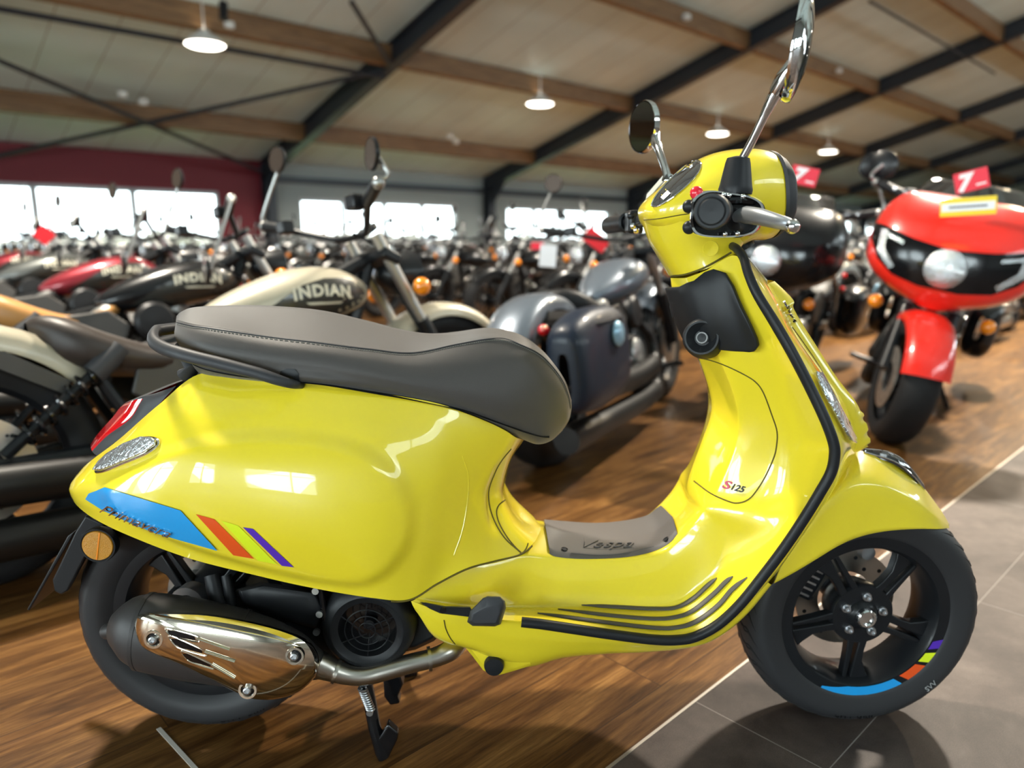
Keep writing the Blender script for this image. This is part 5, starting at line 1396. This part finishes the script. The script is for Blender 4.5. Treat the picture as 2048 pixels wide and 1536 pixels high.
card(1943, 361, 3.2, .125, .085, -14, CARDR, 'red card with a white 7 above the red fairing', 'card', True)
y_ = card(1936, 413, 2.95, .19, .07, -3, CARDY, 'yellow and white sticker strip on top of the red fairing', 'sticker', name='label_strip')
MB().box((0, -.0014, .0), (.18, .0006, .032)).build('white_band', WHITEP, y_)
MB().box((0, -.0018, .0), (.13, .0004, .008)).build('printed_line', INKG, y_)
card(1096, 512, 4.4, .10, .13, 4, WHITEP, 'white price sheet hanging beside a round headlight left of the scooter handlebar', 'paper')
card(1236, 543, 4.85, .15, .11, 25, mat('pale blue paper', (.55, .62, .78), .5), 'pale blue paper lying on a dark motorcycle below the left grip', 'paper')
card(735, 532, 4.0, .05, .17, -40, MATS['pale blue paper'], 'long pale blue paper strip below the second pair of cream bike mirrors', 'paper')
card(1075, 492, 5.2, .09, .05, 0, CARDR, 'small red card above the round headlight in the middle of the crowd', 'card')
card(1192, 480, 5.0, .17, .10, 35, mat('red cloth', (.6, .01, .02), .6), 'bright red panel leaning in the crowd left of the far grip', 'panel', name='red_panel')
card(88, 470, 5.0, .10, .10, 45, MATS['red cloth'], 'small red flag before the strip window at far left', 'flag', name='small_flag')

# ---- light
key = lamp(-1.2, 18.3, 6.2, 'round hanging lamp high over the aisle, out of the picture above', 1500)
lamp(-9.0, 15.5, 6.0, 'round hanging lamp over the first bay, out of the picture at the upper left', 700)
lamp(6.5, 18.3, 6.4, 'round hanging lamp over the tiled aisle, out of the picture at the upper right', 1400, (1, .80, .52))
lamp(4.9, 15.2, 6.2, 'round hanging lamp over the crowd, out of the picture above the scooter', 500)
lamp(15.0, 18.3, 6.4, 'added round lamp farther down the aisle, unseen, brightening the floor and ceiling at right', 1100)  # added lamp, lightens the right floor and the ceiling by bounce
lamp(23.5, 18.3, 6.4, 'added round lamp far down the aisle, unseen, brightening the ceiling two bays beyond the right edge', 1300)  # added lamp for more bounce on the right ceiling
lamp(32.0, 18.3, 6.4, 'added round lamp at the far end of the aisle, unseen, brightening the far right ceiling', 1300)  # last of the lamps added to lift the dark right end
def win_light(u, n0, n1, h0, h1, energy, color):
    l = bpy.data.lights.new('window_daylight', 'AREA'); l.shape = 'RECTANGLE'; l.size = abs(n1 - n0); l.size_y = h1 - h0; l.energy = energy; l.color = color
    lo = bpy.data.objects.new('window_daylight', l); COL.objects.link(lo)
    lo.location = Bw(u, (n0 + n1) / 2, (h0 + h1) / 2); lo.rotation_euler = U.to_track_quat('-Z', 'Z').to_euler()
    # area lights emit along local -Z; U points into the hall
    return lo
for n0, n1 in FW: win_light(U0 - .16, n0 + .06, n1 - .06, .4, 3.05, 135 * (n1 - n0), (.86, .95, 1.0))
for u0, u1 in FILL_WIN:  # area lights at the added high windows, brightening the ceiling
    l = bpy.data.lights.new('window_daylight', 'AREA'); l.shape = 'RECTANGLE'; l.size = u1 - u0 - .1; l.size_y = 1.7; l.energy = 220 if u0 < 6 else 850; l.color = (.86, .95, 1.0)
    lo = bpy.data.objects.new('window_daylight', l); COL.objects.link(lo); lo.location = Bw((u0 + u1) / 2, NE + .16, 5.1); lo.rotation_euler = (-N).to_track_quat('-Z', 'Z').to_euler()
w = bpy.data.worlds.new('overcast sky'); scene.world = w; w.use_nodes = True
bgn = w.node_tree.nodes['Background']; bgn.inputs[0].default_value = (.88, .95, 1.0, 1); bgn.inputs[1].default_value = 7.5
vs = scene.view_settings; vs.view_transform = 'Standard'; vs.look = 'None'; vs.gamma = 1.0; vs.use_curve_mapping = False
vs.exposure = 0.0
scene.cycles.use_denoising = True
scene.cycles.max_bounces = 8
scene.cycles.sample_clamp_indirect = 4.0
